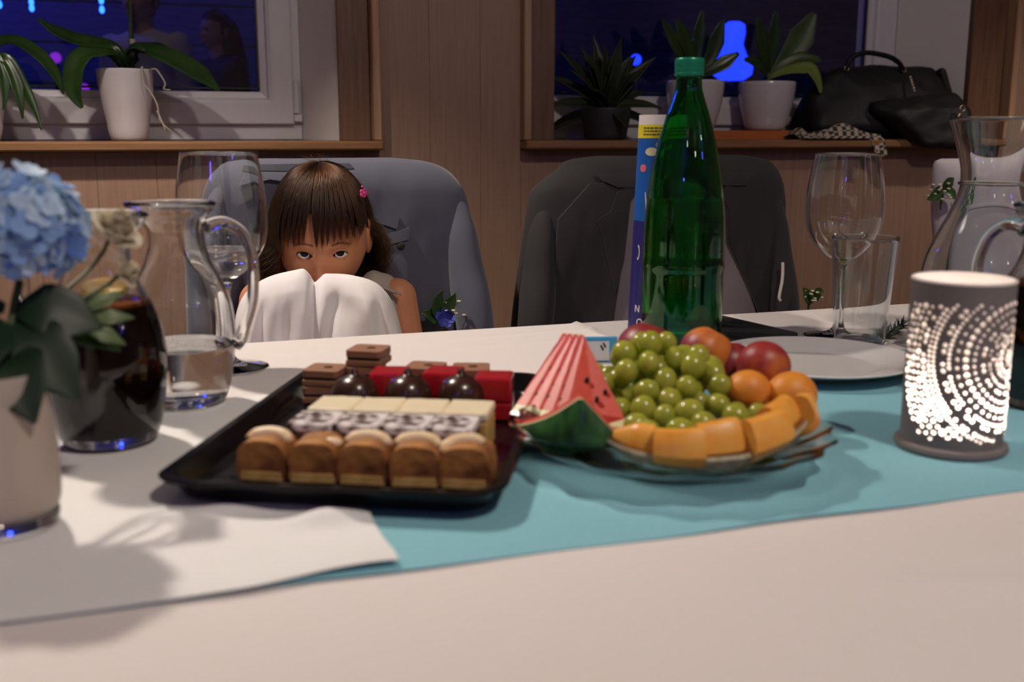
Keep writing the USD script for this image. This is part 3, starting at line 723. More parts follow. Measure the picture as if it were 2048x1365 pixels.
t = thing('water_bottle', 'tall green glass water bottle with a green screw cap', 'bottle', (0.537, 1.040, Z0))
BOT = [(0, 0.004), (0.030, 0.0), (0.040, 0.001), (0.0435, 0.005), (0.0443, 0.012), (0.0443, 0.085), (0.0452, 0.091), (0.0452, 0.094), (0.0443, 0.100), (0.0440, 0.130), (0.0425, 0.155), (0.0395, 0.180), (0.0350, 0.205), (0.0295, 0.230), (0.0235, 0.252), (0.0175, 0.270), (0.0142, 0.282), (0.0137, 0.293)]
pr = spline(BOT, 110)
part(t, 'glass', shell([tuple(x) for x in pr], 0.0030, 72, 0.010), 'green_glass', smooth=50, label='green glass')
wl = 0.165
q = [(max(r - 0.0022, 0), z) for r, z in pr if 0.012 < z < wl and r > 0.03]
part(t, 'water', lathe([(0, 0.0096), (0.037, 0.0096), (0.0400, 0.0112)] + q + [(q[-1][0] - 0.001, wl), (0, wl)], 64), 'water', smooth=50)
ribs = lambda a, r, z: 1 + (0.025 * (np.cos(a * 36) > 0) if r > 0.0150 and 0.303 < z < 0.311 else 0 * a)
part(t, 'screw_cap', lathe([(0, 0.2935), (0.0149, 0.2935), (0.0155, 0.294), (0.0158, 0.2955), (0.0155, 0.2967), (0.0150, 0.2970), (0.0152, 0.2980), (0.0156, 0.2990), (0.0156, 0.3020), (0.0153, 0.3030), (0.0155, 0.3040), (0.0155, 0.3095), (0.0150, 0.3115), (0.0143, 0.3122), (0, 0.3122)], 72, ribs), 'green_cap', smooth=30)

# ------------------------------------------------------------------ paper tube behind the bottle
M('tube_blue', (0.005, 0.085, 0.36), 0.4)
M('tube_navy', (0.014, 0.012, 0.13), 0.4)
M('tube_white', (0.62, 0.57, 0.56), 0.5)
M('tube_yellow', (0.60, 0.50, 0.015), 0.45)
M('print_dark', (0.05, 0.04, 0.03), 0.6)
M('print_white', (0.66, 0.62, 0.68), 0.5)
M('print_grey', (0.30, 0.29, 0.24), 0.5)
M('print_red', (0.6, 0.12, 0.16), 0.5)
M('print_cream', (0.6, 0.55, 0.36), 0.5)
t = thing('party_popper', 'blue printed paper tube with white top and yellow band behind the bottle', 'party popper', (0.553, 1.142, Z0))
R, H = 0.0278, 0.2545
lean = 0.035
def lx(mm):
    v = np.array(mm.vertices); v[:, 0] += lean * (v[:, 2] - 0.13); mm.vertices = v
    return mm
cyl = lambda z0, z1, r=R: lx(lathe([(0, z0), (r, z0), (r, z1), (0, z1)], 64))
part(t, 'tube', cyl(0.132, 0.2278), 'tube_blue')
part(t, 'lower_tube', cyl(0.0, 0.1319), 'tube_navy', label='navy lower half')
part(t, 'top', cyl(0.2432, H), 'tube_white', label='white top')
part(t, 'warning_band', cyl(0.2279, 0.2431, R + 0.0002), 'tube_yellow', label='yellow band with dark small print')
def wrap(poly, lift=0.0002):
    """print laid on the tube: polygon in (angle from the camera side, height)"""
    def s(a, z, k):
        r = R + lift + 0.00015 - k
        return np.column_stack([r * np.sin(a) + lean * (z - 0.13), -r * np.cos(a), z])
    m = patch(sg.Polygon([(x / R, z) for x, z in poly]) if False else sg.Polygon([(x * 1.0, z) for x, z in poly]), s, 0.0003, 0.15)
    return m
ang = lambda x: x
lines = []
rng = random.Random(5)
for row, z in enumerate((0.2395, 0.2360, 0.2322)):
    a = -1.3
    while a < 1.2:
        w = rng.uniform(0.05, 0.16)
        lines.append(wrap([(a, z - 0.0008), (a + w, z - 0.0008), (a + w, z + 0.0008), (a, z + 0.0008)], 0.0004))
        a += w + 0.045
part(t, 'small_print', cat_(lines), 'print_dark', smooth=False, kind='stuff')
circ = lambda a, z, r, e=0.7: [(a + r / R * math.cos(q), z + r * e * math.sin(q)) for q in np.linspace(0, 2 * np.pi, 20, endpoint=False)]
part(t, 'printed_cap', wrap(circ(-0.42, 0.2205, 0.0075), 0.0002), 'print_grey', smooth=False)
part(t, 'printed_cap', wrap(circ(-0.42, 0.2235, 0.0055), 0.0005), 'tube_blue', smooth=False)
part(t, 'printed_cap', wrap(circ(-0.86, 0.2125, 0.008, 0.6), 0.0002), 'print_cream', smooth=False)
part(t, 'printed_mark', wrap(circ(-1.22, 0.1935, 0.005, 0.9), 0.0002), 'print_red', smooth=False)
star = [((-0.35) + (0.0035 if i % 2 else 0.0015) / R * math.sin(i * np.pi / 5), 0.184 + (0.0035 if i % 2 else 0.0015) * math.cos(i * np.pi / 5)) for i in range(10)]
part(t, 'printed_star', wrap(star), 'print_cream', smooth=False)
part(t, 'white_label', wrap([(-0.72, 0.139), (-0.42, 0.139), (-0.42, 0.181), (-0.72, 0.181)]), 'print_white', smooth=False, label='white label with a column of dark print')
part(t, 'label_print', cat_([wrap([(-0.66, z), (-0.50 - 0.06 * (k % 3 == 0), z), (-0.50, z + 0.0017), (-0.66, z + 0.0017)], 0.0005) for k, z in enumerate(np.arange(0.142, 0.179, 0.0032))]), 'print_dark', smooth=False, kind='stuff')
part(t, 'wave_line', wrap([(-1.02, 0.166), (-0.93, 0.152), (-0.90, 0.136), (-0.88, 0.122), (-0.80, 0.112), (-0.86, 0.110), (-0.95, 0.120), (-0.96, 0.136), (-0.99, 0.152), (-1.06, 0.166)]), 'print_white', smooth=False)
part(t, 'ring_print', wrap([(-1.25 + 0.10 * math.cos(q), 0.095 + 0.009 * math.sin(q)) for q in np.linspace(-1.9, 1.9, 12)] + [(-1.25 + 0.05 * math.cos(q), 0.095 + 0.006 * math.sin(q)) for q in np.linspace(1.9, -1.9, 12)]), 'print_cream', smooth=False)
def letters(text, h, a0, z0):
    mm = meshkit.text_mesh(text, h, 0.0003, bold=True)
    v = np.array(mm.vertices)
    a, z, k = a0 + v[:, 0] / R, z0 + v[:, 1], R + 0.0003 + v[:, 2] - 0.0002
    mm.vertices = np.column_stack([k * np.sin(a) + lean * (z - 0.13), -k * np.cos(a), z])
    return mm
part(t, 'printed_letters', letters('OIC', 0.0085, -1.15, 0.0075), 'print_white', smooth=False, label='white capital letters')
part(t, 'printed_letters', letters('N', 0.008, -1.28, 0.024), 'print_white', smooth=False)

# ------------------------------------------------------------------ phone, card, plate, sprig
M('phone_black', (0.012, 0.012, 0.013), 0.25)
M('phone_matte', (0.02, 0.02, 0.021), 0.5)
M('phone_lens', (0.05, 0.05, 0.055), 0.15, metallic=0.6)
t = thing('smartphone', 'flat black phone with an oval ring lying on the white cloth behind the bottle', 'phone', (0.628, 1.092, Z0), 11.0)
rr = lambda w, h, r: sg.box(-w / 2 + r, -h / 2 + r, w / 2 - r, h / 2 - r).buffer(r, 8)
part(t, 'body', extrude(rr(0.076, 0.162, 0.012), 0.0085), 'phone_black', smooth=False)
part(t, 'back_plate', extrude(rr(0.066, 0.05, 0.008), 0.0009, 0.0086), 'phone_matte', smooth=False)
stage.GetPrimAtPath(t + '/back_plate').GetAttribute('points').Set(Vt.Vec3fArray([Gf.Vec3f(p[0], p[1] + 0.045, p[2]) for p in stage.GetPrimAtPath(t + '/back_plate').GetAttribute('points').Get()]))
part(t, 'ring', moved(lathe([(0.0125, 0), (0.0145, 0), (0.0145, 0.0012), (0.0125, 0.0012), (0.0125, 0)], 40), (0.006, 0.002, 0.0087)), 'phone_lens', label='metal ring')
part(t, 'lens', moved(lathe([(0, 0), (0.0122, 0), (0.0122, 0.0006), (0, 0.001)], 36), (0.006, 0.002, 0.0087)), 'phone_black')

M('card_blue', (0.06, 0.30, 0.52), 0.5)
M('card_white', (0.60, 0.58, 0.57), 0.5)
t = thing('paper_card', 'small blue bordered white card standing behind the watermelon', 'card', (0.416, 0.985, Z0), -14)
part(t, 'card', box(-0.018, 0.018, 0, 0.005, 0, 0.0265, 0.0006), 'card_blue', smooth=False)
part(t, 'panel', box(-0.0165, 0.0095, -0.0006, -0.0001, 0.002, 0.0225), 'card_white', smooth=False, label='white panel')
part(t, 'printed_stroke', cat_([moved(extrude(sg.LineString([(0.0035, 0.020), (0.0055, 0.0165)]).buffer(0.0009), 0.0004), rx=90, t=(0, -0.0006, 0)), moved(extrude(sg.LineString([(0.001, 0.0175), (0.003, 0.0135)]).buffer(0.0010), 0.0004), rx=90, t=(0, -0.0006, 0))]), 'print_dark', smooth=False)

M('porcelain', (0.66, 0.645, 0.64), 0.18, coat_weight=0.4)
solo('dinner_plate', lathe([(0, 0.002), (0.050, 0.002), (0.052, 0.0), (0.056, 0.0), (0.058, 0.0025), (0.082, 0.0085), (0.097, 0.0125), (0.0985, 0.0140), (0.097, 0.0148), (0.083, 0.0115), (0.062, 0.0055), (0.057, 0.0048), (0, 0.0048)], 96), 'porcelain', 'empty white dinner plate right of the nectarines', 'plate', loc=(0.606, 0.884, Z1), smooth=40)

M('fir_green', (0.018, 0.035, 0.014), 0.6)
M('fir_twig', (0.05, 0.03, 0.015), 0.7)
t = thing('fir_sprig', 'small dark green fir sprig lying between tumbler and lantern', 'fir sprig', (0.770, 0.985, Z0))
tw_ = spline([(-0.03, -0.02, 0.004), (0.0, 0.0, 0.009), (0.03, 0.012, 0.016)], 12)
part(t, 'twig', tube(tw_, 0.0012, 6), 'fir_twig')
nd = []
rng = random.Random(7)
for k in range(90):
    q = rng.uniform(0.05, 1.0); p = np.array([np.interp(q, np.linspace(0, 1, 12), tw_[:, i]) for i in range(3)])
    a = rng.choice((-1, 1)) * rng.uniform(0.5, 1.25); el = rng.uniform(-0.1, 0.9)
    d = np.array([math.cos(a) * math.cos(el) * 0.9, math.sin(a) * math.cos(el), math.sin(el)]) * rng.uniform(0.012, 0.018)
    e = p + d; e[2] = max(e[2], 0.0015)
    nd.append(tube([p, (p + e) / 2, e], [0.0007, 0.0008, 0.0002], 4))
part(t, 'needles', cat_(nd), 'fir_green', smooth=False, kind='stuff')

# ------------------------------------------------------------------ pierced porcelain lantern with a lit candle inside
M('bisque', (0.17, 0.15, 0.145), 0.75)
M('bisque_white', (0.80, 0.76, 0.73), 0.6)
mat('bisque_dot', {'d': ('diffuse_bsdf', {'color': (0.75, 0.72, 0.70)}), 't': ('translucent_bsdf', {'color': (0.92, 0.88, 0.86)}), 'm': ('mix_closure', {'fac': 0.75})}, [('d.BSDF', 'm.closure1'), ('t.BSDF', 'm.closure2')], 'm.closure')
LX, LY = 0.552, 0.625
RL, HL = 0.0362, 0.1275
t = thing('lantern', 'grey pierced porcelain candle lantern glowing through rings of white dots', 'lantern', (LX, LY, Z1))
rng = random.Random(11)
ac, zc = math.radians(-90 - 18 + 48), 0.074         # centre of the dot rings
dots = []
def ring(rad, n, r, jit=0.0, alt=None, ph=0.0):
    for k in range(n):
        q = 2 * np.pi * (k + ph) / n
        u, z = rad * math.cos(q), zc + rad * math.sin(q)
        dots.append((u, z, (alt[k % len(alt)] if alt else r) * rng.uniform(1 - jit, 1 + jit)))
ring(0, 1, 0.0021)
ring(0.0042, 7, 0.0017); ring(0.0068, 14, 0.0012)
ring(0.0120, 16, 0.0021, 0.15)
ring(0.0160, 26, 0.0015, 0.2); ring(0.0192, 24, 0.0020, 0.2); ring(0.0222, 40, 0.0013, 0.2)
ring(0.0272, 42, 0, 0.06, (0.0029, 0.0017, 0.0017))
for k in range(44):                                    # dense garland
    q = 2 * np.pi * k / 44
    for rad, r in ((0.0335, 0.0014), (0.0362, 0.0019), (0.0393, 0.0022), (0.0424, 0.0019), (0.0450, 0.0014)):
        dots.append((rad * math.cos(q), zc + rad * math.sin(q), r))
ring(0.0505, 92, 0.0015, 0.15)
ring(0.0545, 72, 0, 0.06, (0.0032, 0.0018, 0.0018))
ring(0.0615, 110, 0.0016, 0.15); ring(0.0650, 110, 0.0015, 0.2)
ring(0.0695, 90, 0, 0.08, (0.0027, 0.0018)); 
for rad in (0.0745, 0.0795, 0.0845, 0.0895):
    ring(rad, int(2 * np.pi * rad / 0.0052), 0, 0.15, (0.0027, 0.0016, 0.0019, 0.0016), rng.random())
half = math.pi * RL
kept = []
for u, z, r in dots:
    if abs(u) < half - r and 0.0115 < z - r and z + r < HL - 0.0115 and all((u - a) ** 2 + (z - b) ** 2 > (1.02 * (r + c) + 0.0001) ** 2 for a, b, c in kept):
        kept.append((u, z, r))
holes = unary_union([sg.Point(u, z).buffer(r * 0.90, 5) for u, z, r in kept])
N = 120
V, F, n0 = {0: [], 1: []}, {0: [], 1: []}, {0: 0, 1: 0}
for k in range(N):
    a, b = -half + 2 * half * k / N, -half + 2 * half * (k + 1) / N
    pc = sg.box(a, 0.004, b, HL).difference(holes)
    for g in getattr(pc, 'geoms', [pc]):
        if g.area < 1e-9 or not isinstance(g, sg.Polygon):
            continue
        v, f = trimesh.creation.triangulate_polygon(g, engine='earcut')
        for (rad, flip) in ((RL, False), (RL - 0.0016, True)):
            an = v[:, 0] / RL + ac
            V[flip].append(np.column_stack([rad * np.cos(an), rad * np.sin(an), v[:, 1]]))
            F[flip].append((f[:, ::-1] if flip else f) + n0[flip]); n0[flip] += len(v)
part(t, 'shade', trimesh.Trimesh(np.vstack(V[0]), np.vstack(F[0]), process=False), 'bisque', smooth=False)
part(t, 'inner_face', trimesh.Trimesh(np.vstack(V[1]), np.vstack(F[1]), process=False), 'bisque_white', smooth=False, label='white inside')
part(t, 'rim', lathe([(RL - 0.0018, HL - 0.0005), (RL + 0.0002, HL - 0.0005), (RL + 0.0002, HL + 0.0006), (RL - 0.0009, HL + 0.0014), (RL - 0.0018, HL + 0.0006), (RL - 0.0018, HL - 0.0005)], 96), 'bisque_white')
part(t, 'foot', lathe([(0, 0.0), (0.0395, 0.0), (0.0408, 0.002), (0.0402, 0.0046), (0.0385, 0.006), (RL + 0.0004, 0.0066), (0, 0.0066)], 96), 'bisque')
order = sorted(kept, key=lambda d: -(d[2] + (0.01 if math.cos(d[0] / RL + ac - math.radians(-90 - 41)) > 0 else 0)))
def dotmesh(u, z, r):
    V = [(0, 0, 0.0008)]; n = 10
    for rr_, h in ((0.62, 0.0006), (1.0, 0.0)):
        V += [(r * rr_ * math.cos(q), r * rr_ * math.sin(q), h) for q in np.linspace(0, 2 * np.pi, n, endpoint=False)]
    V = np.array(V)
    f = [(0, 1 + j, 1 + (j + 1) % n) for j in range(n)]
    for j in range(n):
        k = (j + 1) % n
        f += [(1 + j, 1 + n + j, 1 + n + k), (1 + j, 1 + n + k, 1 + k)]
    an, rad = (u + V[:, 0]) / RL + ac, RL - 0.0002 + V[:, 2]
    return trimesh.Trimesh(np.column_stack([rad * np.cos(an), rad * np.sin(an), z + V[:, 1]]), f, process=False)
for d in order[:300]:
    part(t, 'dot', dotmesh(*d), 'bisque_dot', smooth=True)
part(t, 'small_dots', cat_([dotmesh(*d) for d in order[300:]]), 'bisque_dot', smooth=True, kind='stuff')
part(t, 'inner_wall', lathe([(RL - 0.0024, 0.0075), (RL - 0.0020, 0.0075), (RL - 0.0020, 0.0110), (RL - 0.0024, 0.0110), (RL - 0.0024, 0.0075)], 96), 'bisque_white')
M('wax', (0.8, 0.74, 0.62), 0.4, subsurface_weight=0.3, subsurface_scale=0.01)
M('tin', (0.6, 0.6, 0.6), 0.3, metallic=1.0)
c = thing('tealight', 'lit tealight candle hidden inside the dotted lantern', 'candle', (LX, LY, Z1 + 0.0067))
part(c, 'cup', lathe([(0, 0), (0.018, 0), (0.019, 0.015), (0.0183, 0.015), (0.0175, 0.001), (0, 0.001)], 40), 'tin')
part(c, 'wax', lathe([(0, 0.0012), (0.0174, 0.0012), (0.0180, 0.0125), (0, 0.0125)], 40), 'wax')
mat('flame', {'e': ('emission', {'color': (1.0, 0.82, 0.70), 'strength': 640.0})}, [], 'e.emission')
part(c, 'flame', moved(lathe([(0, 0), (0.0022, 0.003), (0.0030, 0.007), (0.0022, 0.013), (0.0010, 0.019), (0, 0.023)], 16), (0, 0, 0.0155)), 'flame')
part(c, 'wick', tube([(0, 0, 0.0128), (0, 0, 0.0153)], 0.0006, 6), 'print_dark')

# ------------------------------------------------------------------ cake tray
M('black_plastic', (0.006, 0.006, 0.0065), 0.2, specular_ior_level=0.3)
M('roll_brown', (0.44, 0.19, 0.045), 0.6, var=((0.15, 0.05, 0.016), 42.0, 0.36, 0.64), bump=(160, 0.3, 0.0015))
M('sponge', (0.62, 0.40, 0.13), 0.8, var=((0.5, 0.3, 0.08), 120.0, 0.35, 0.65), bump=(350, 0.4, 0.001))
M('banana_cream', (0.80, 0.62, 0.40), 0.4, var=((0.72, 0.46, 0.22), 60.0, 0.4, 0.7))
M('chocolate', (0.040, 0.014, 0.008), 0.28, coat_weight=0.3)
M('chocolate_sponge', (0.06, 0.024, 0.012), 0.75, bump=(300, 0.5, 0.001))
M('powder_sugar', (0.70, 0.64, 0.64), 0.9, var=((0.05, 0.02, 0.015), 110.0, 0.46, 0.60), bump=(500, 0.5, 0.0006))
M('white_glaze', (0.82, 0.72, 0.50), 0.35)
M('jelly_red', (0.38, 0.012, 0.022), 0.12, subsurface_weight=0.2, subsurface_scale=0.004)
M('biscuit', (0.26, 0.12, 0.062), 0.7, bump=(200, 0.3, 0.001))
TX, TY, TR = 0.1475, 0.7705, -25.0
TZB = Z2 + 0.0012
t = thing('cake_tray', 'black plastic tray of small cakes on the paper runner', 'tray', (TX, TY, TZB), TR)
def rrect(hx, hy, r, z, n=8):
    p = []
    for cx, cy, a0 in ((hx - r, hy - r, 0), (-hx + r, hy - r, 90), (-hx + r, -hy + r, 180), (hx - r, -hy + r, 270)):
        for q in np.linspace(0, 90, n):
            a = math.radians(a0 + q)
            p.append((cx + r * math.cos(a), cy + r * math.sin(a), z))
    return p
hx, hy = 0.109, 0.161
R_ = [rrect(hx - 0.012, hy - 0.012, 0.018, 0.0), rrect(hx - 0.008, hy - 0.008, 0.020, 0.001), rrect(hx - 0.001, hy - 0.001, 0.024, 0.0145), rrect(hx + 0.003, hy + 0.003, 0.026, 0.0150), rrect(hx + 0.0045, hy + 0.0045, 0.027, 0.0140),
      rrect(hx + 0.0050, hy + 0.0050, 0.027, 0.0150), rrect(hx + 0.003, hy + 0.003, 0.026, 0.0163), rrect(hx - 0.002, hy - 0.002, 0.024, 0.0160), rrect(hx - 0.009, hy - 0.009, 0.020, 0.0022), rrect(hx - 0.013, hy - 0.013, 0.017, 0.0014)]
part(t, 'tray', loft(R_), 'black_plastic', smooth=30)
gz = [box(-hx + 0.03, hx - 0.03, y - 0.0012, y + 0.0012, 0.0015, 0.0022) for y in np.linspace(-0.11, 0.11, 9)]
part(t, 'floor_ribs', cat_(gz), 'black_plastic', smooth=False)
FZ = TZB + 0.0024
ca, sa = math.cos(math.radians(TR)), math.sin(math.radians(TR))
def tl(u, v):
    return (TX + u * ca - v * sa, TY + u * sa + v * ca, FZ)

def rolled(u, v, k, label):
    """piece of banana roll: bent sponge, brown crust, cream and banana showing on top"""
    r = thing('banana_roll', label, 'cake', tl(u, v), TR + (-3, 2, -1, 3, -2)[k], 'banana roll pieces along the front of the tray')
    w, d, h = 0.0332, 0.028, 0.0275
    prof = []
    for q in np.linspace(0, np.pi, 15):
        prof.append((-w / 2 * math.copysign(abs(math.cos(q)) ** 0.7, math.cos(q)), 0.012 + (h - 0.012) * math.sin(q) ** 0.62))
    outer = [(-w / 2 + 0.001, 0.0)] + [(-w / 2, 0.006)] + prof + [(w / 2, 0.006), (w / 2 - 0.001, 0.0)]
    body = moved(extrude(outer, d), rx=90, t=(0, d / 2, 0))
    body = trimesh.remesh.subdivide_to_size(body.vertices, body.faces, 0.005)
    body = trimesh.Trimesh(*body); body.merge_vertices()
    vv = np.array(body.vertices)
    body.vertices = vv + 0.0018 * (meshkit.fbm(vv * 110 + k * 9, 2, k)[:, None] - 0.5) * [1, 1, 0.6] * (vv[:, 2:3] > 0.002)
    part(r, 'crust', body, 'roll_brown', smooth=50)
    a = [( -w / 2 + 0.002, 0.0008), (w / 2 - 0.002, 0.0008), (w / 2 - 0.003, 0.0065), (-w / 2 + 0.003, 0.0065)]
    part(r, 'sponge', moved(extrude(a, d + 0.0022), rx=90, t=(0, d / 2 + 0.0011, 0)), 'sponge', smooth=False)
    if k in (0, 2, 3, 4):
        q = np.linspace(0.35 if k != 4 else -0.2, math.pi - (0.35 if k != 4 else 0.9), 16)
        arc = [( -w * 0.46 * math.cos(x), -d * 0.10 + 0.010 * math.sin(x), 0.0220 + 0.0052 * math.sin(x)) for x in q]
        part(r, 'banana_slice', tube(arc, np.interp(np.linspace(0, 1, 16), [0, 0.2, 0.8, 1], [0.003, 0.0048, 0.0048, 0.003]), 12), 'banana_cream', smooth=True)
    else:
        part(r, 'banana_slice', moved(ball(0.0055, 2, (1.3, 1, 0.7)), (0.010, 0, 0.0240)), 'banana_cream', smooth=True)
names = ['leftmost', 'second from the left', 'middle one', 'second from the right', 'rightmost']
for k in range(5):
    rolled(-0.0545 + 0.0342 * k, -0.104, k, f'brown roll cake with banana in the front row of the tray, {names[k]}')

def square(name, u, v, w, d, h, mtop, mside, label, group, k, seed=0, lift=0.0):
    x, y, z = tl(u, v)
    r = thing(name, label, 'cake', (x, y, z + lift), TR + random.Random(seed + k).uniform(-2.5, 2.5), group)
    part(r, 'base', moved(rbox(w, d, h * 0.80, 0.0022, 8), (0, 0, 0)), mside)
    top = moved(rbox(w + 0.0006, d + 0.0006, h * 0.22, 0.0018, 8), (0, 0, h * 0.79))
    top = trimesh.Trimesh(*trimesh.remesh.subdivide_to_size(top.vertices, top.faces, 0.005)); top.merge_vertices()
    vv = np.array(top.vertices)
    top.vertices = vv + np.array([0, 0, 1]) * (0.0010 * (meshkit.noise(vv * 180 + k * 5, k)[:, None] - 0.5)) * (vv[:, 2:3] > h * 0.9)
    part(r, 'topping', top, mtop, smooth=50)
n4 = ['leftmost', 'second from the left', 'second from the right', 'rightmost']
for k in range(4):
    square('chocolate_square', -0.0325 + 0.0328 * k, -0.067, 0.0318, 0.036, 0.0305, 'powder_sugar', 'chocolate_sponge', f'chocolate cake square dusted with sugar, {n4[k]} of its row', 'sugar dusted chocolate squares', k, 30)
for k in range(4):
    square('cream_square', -0.0305 + 0.0335 * k, -0.024, 0.0325, 0.038, 0.0305, 'white_glaze', 'sponge', f'pale cream glazed cake square, {n4[k]} of its row', 'cream glazed cake squares', k, 60)

def dome(u, v, k, label):
    r = thing('chocolate_dome', label, 'cake', tl(u, v), 0, 'glossy chocolate domes in the tray')
    part(r, 'coating', lathe([(0, 0.0045), (0.0185, 0.0045), (0.0195, 0.007), (0.0192, 0.020), (0.0178, 0.027), (0.0140, 0.0325), (0.0085, 0.0355), (0.0045, 0.0365), (0.0032, 0.0385), (0.0018, 0.0420), (0, 0.0432)], 40, lambda a, q, z: 1 + 0.02 * np.sin(3 * a + k)), 'chocolate', smooth=50)
    part(r, 'biscuit_base', lathe([(0, 0), (0.0182, 0), (0.0188, 0.0015), (0.0186, 0.0044), (0, 0.0044)], 36), 'biscuit')
n3 = ['left', 'middle', 'right']
for k in range(3):
    dome(-0.034 + 0.0425 * k, 0.040 + 0.005 * k, k, f'shiny chocolate dome with a peaked tip, {n3[k]} of the three')
for k, (u, v) in enumerate(((-0.012, 0.070), (0.032, 0.077), (0.076, 0.064))):
    x = thing('jelly_cube', f'red jelly topped cube {["between the left and middle domes", "between the middle and right domes", "at the right end of the dome row"][k]}', 'cake', tl(u, v), TR + (4, -3, 2)[k], 'red jelly cubes behind the domes')
    part(x, 'base', rbox(0.031, 0.031, 0.014, 0.0015, 8), 'jelly_red')
    part(x, 'jelly', moved(rbox(0.0305, 0.0305, 0.021, 0.0025, 8), (0, 0, 0.0142)), 'jelly_red')
def cookie(u, v, z, rz, k, label):
    x, y, zz = tl(u, v)
    r = thing('jam_biscuit', label, 'biscuit', (x, y, zz + z), TR + rz, 'brown sandwich biscuits at the back of the tray')
    part(r, 'lower_biscuit', rbox(0.032, 0.032, 0.006, 0.0015, 8), 'biscuit')
    part(r, 'filling', moved(rbox(0.030, 0.030, 0.0025, 0.001, 8), (0, 0, 0.0061)), 'chocolate')
    ring_ = extrude(rr(0.032, 0.032, 0.004).difference(sg.Point(0.002, 0.001).buffer(0.0042)), 0.0055, 0.0087)
    part(r, 'upper_biscuit', ring_, 'biscuit', smooth=False)
    part(r, 'jam', moved(lathe([(0, 0), (0.0039, 0), (0.0039, 0.004), (0, 0.0048)], 20), (0.002, 0.001, 0.0088)), 'chocolate', label='dark jam dot')
cookie(-0.078, 0.098, 0.0, 6, 0, 'brown sandwich biscuit lowest at the left back corner of the tray')
cookie(-0.076, 0.099, 0.0145, -4, 1, 'brown sandwich biscuit stacked on another at the left back corner')
cookie(-0.040, 0.117, 0.0, 2, 2, 'brown sandwich biscuit under the topmost one behind the left dome')
cookie(-0.044, 0.115, 0.0145, 9, 3, 'brown sandwich biscuit, second in the stack behind the left dome')
cookie(-0.042, 0.116, 0.029, -5, 4, 'topmost brown biscuit with a round dark dot behind the left dome')
cookie(0.006, 0.119, 0.0, 3, 5, 'brown sandwich biscuit lying lowest behind the middle dome')
cookie(0.008, 0.118, 0.0145, -4, 6, 'brown sandwich biscuit showing behind the middle dome tip')
cookie(0.047, 0.118, 0.0, 3, 7, 'brown sandwich biscuit lying lowest behind the right dome')
cookie(0.048, 0.117, 0.0145, 5, 8, 'brown sandwich biscuit showing behind the right dome tip')

# ------------------------------------------------------------------ fruit plate
M('melon_flesh', (0.80, 0.31, 0.035), 0.35, var=((0.86, 0.43, 0.08), 60.0, 0.3, 0.7))
M('melon_rind', (0.30, 0.24, 0.14), 0.6, var=((0.42, 0.36, 0.24), 160.0, 0.4, 0.6), bump=(220, 0.4, 0.001))
M('water_flesh', (0.50, 0.034, 0.018), 0.45, var=((0.58, 0.07, 0.04), 45.0, 0.35, 0.7))
M('water_white', (0.66, 0.62, 0.34), 0.45)
M('water_rind', (0.012, 0.05, 0.014), 0.3, var=((0.03, 0.11, 0.025), 45.0, 0.4, 0.6), stretch=(3, 3, 0.6))
M('seed_black', (0.015, 0.010, 0.008), 0.35)
M('grape_green', (0.24, 0.27, 0.028), 0.22, var=((0.34, 0.33, 0.05), 70.0, 0.35, 0.7), subsurface_weight=0.35, subsurface_scale=0.006, subsurface_radius=(0.8, 0.9, 0.2))
M('grape_stem', (0.10, 0.09, 0.025), 0.6)
M('apricot', (0.72, 0.27, 0.025), 0.5, var=((0.66, 0.20, 0.02), 30.0, 0.4, 0.7))
M('nectarine', (0.30, 0.024, 0.022), 0.45, var=((0.60, 0.17, 0.03), 22.0, 0.52, 0.72))
M('nectarine_dark', (0.21, 0.014, 0.018), 0.42, var=((0.36, 0.06, 0.03), 24.0, 0.45, 0.75))
M('nectarine_gold', (0.58, 0.17, 0.025), 0.45, var=((0.28, 0.03, 0.035), 18.0, 0.46, 0.56))
PX_, PY_ = 0.3385, 0.668
t = thing('fruit_plate', 'scalloped clear glass plate heaped with fruit', 'plate', (PX_, PY_, Z1))
sc = lambda a, r, z: 1 + 0.022 * np.cos(18 * a) * sstep(r, 0.075, 0.113)
part(t, 'dish', lathe([(0, 0.002), (0.055, 0.002), (0.058, 0.0), (0.062, 0.0), (0.064, 0.0025), (0.083, 0.0085), (0.101, 0.0155), (0.114, 0.0225), (0.1155, 0.0238), (0.114, 0.0248), (0.100, 0.0185), (0.082, 0.0115), (0.062, 0.0060), (0, 0.0055)], 180, sc), 'solid_glass', smooth=60)

def fruit(name, label, cat, loc, r, m, squash=0.95, rz=0.0, crease=0.05, group=None, stem=True, tilt=(0, 0)):
    b = ball(r, 4)
    v = np.array(b.vertices); n = v / r
    a = np.arctan2(n[:, 1], n[:, 0])
    k = 1 - crease * np.exp(-(a / 0.28) ** 2) * (1 - np.abs(n[:, 2]) ** 4) - 0.16 * np.exp(-((1 - n[:, 2]) / 0.035)) - 0.06 * np.exp(-((1 + n[:, 2]) / 0.04))
    b.vertices = v * k[:, None] * [1, 1, squash]
    t = thing(name, label, cat, loc, rz, group)
    T = lambda mm: moved(mm, rx=tilt[0], ry=tilt[1])
    part(t, 'flesh' if not stem else 'skin', T(b), m, smooth=True)
    if stem:
        part(t, 'stem_scar', T(moved(lathe([(0, 0), (r * 0.09, 0), (r * 0.07, r * 0.06), (0, r * 0.08)], 12), (0, 0, r * squash * 0.83))), 'grape_stem')
    return t
fruit('nectarine', 'dark red nectarine at the back left of the fruit plate', 'nectarine', (0.382, 0.803, 0.8005), 0.0262, 'nectarine_dark', rz=-60, tilt=(-20, 10), group='nectarines on the fruit plate')
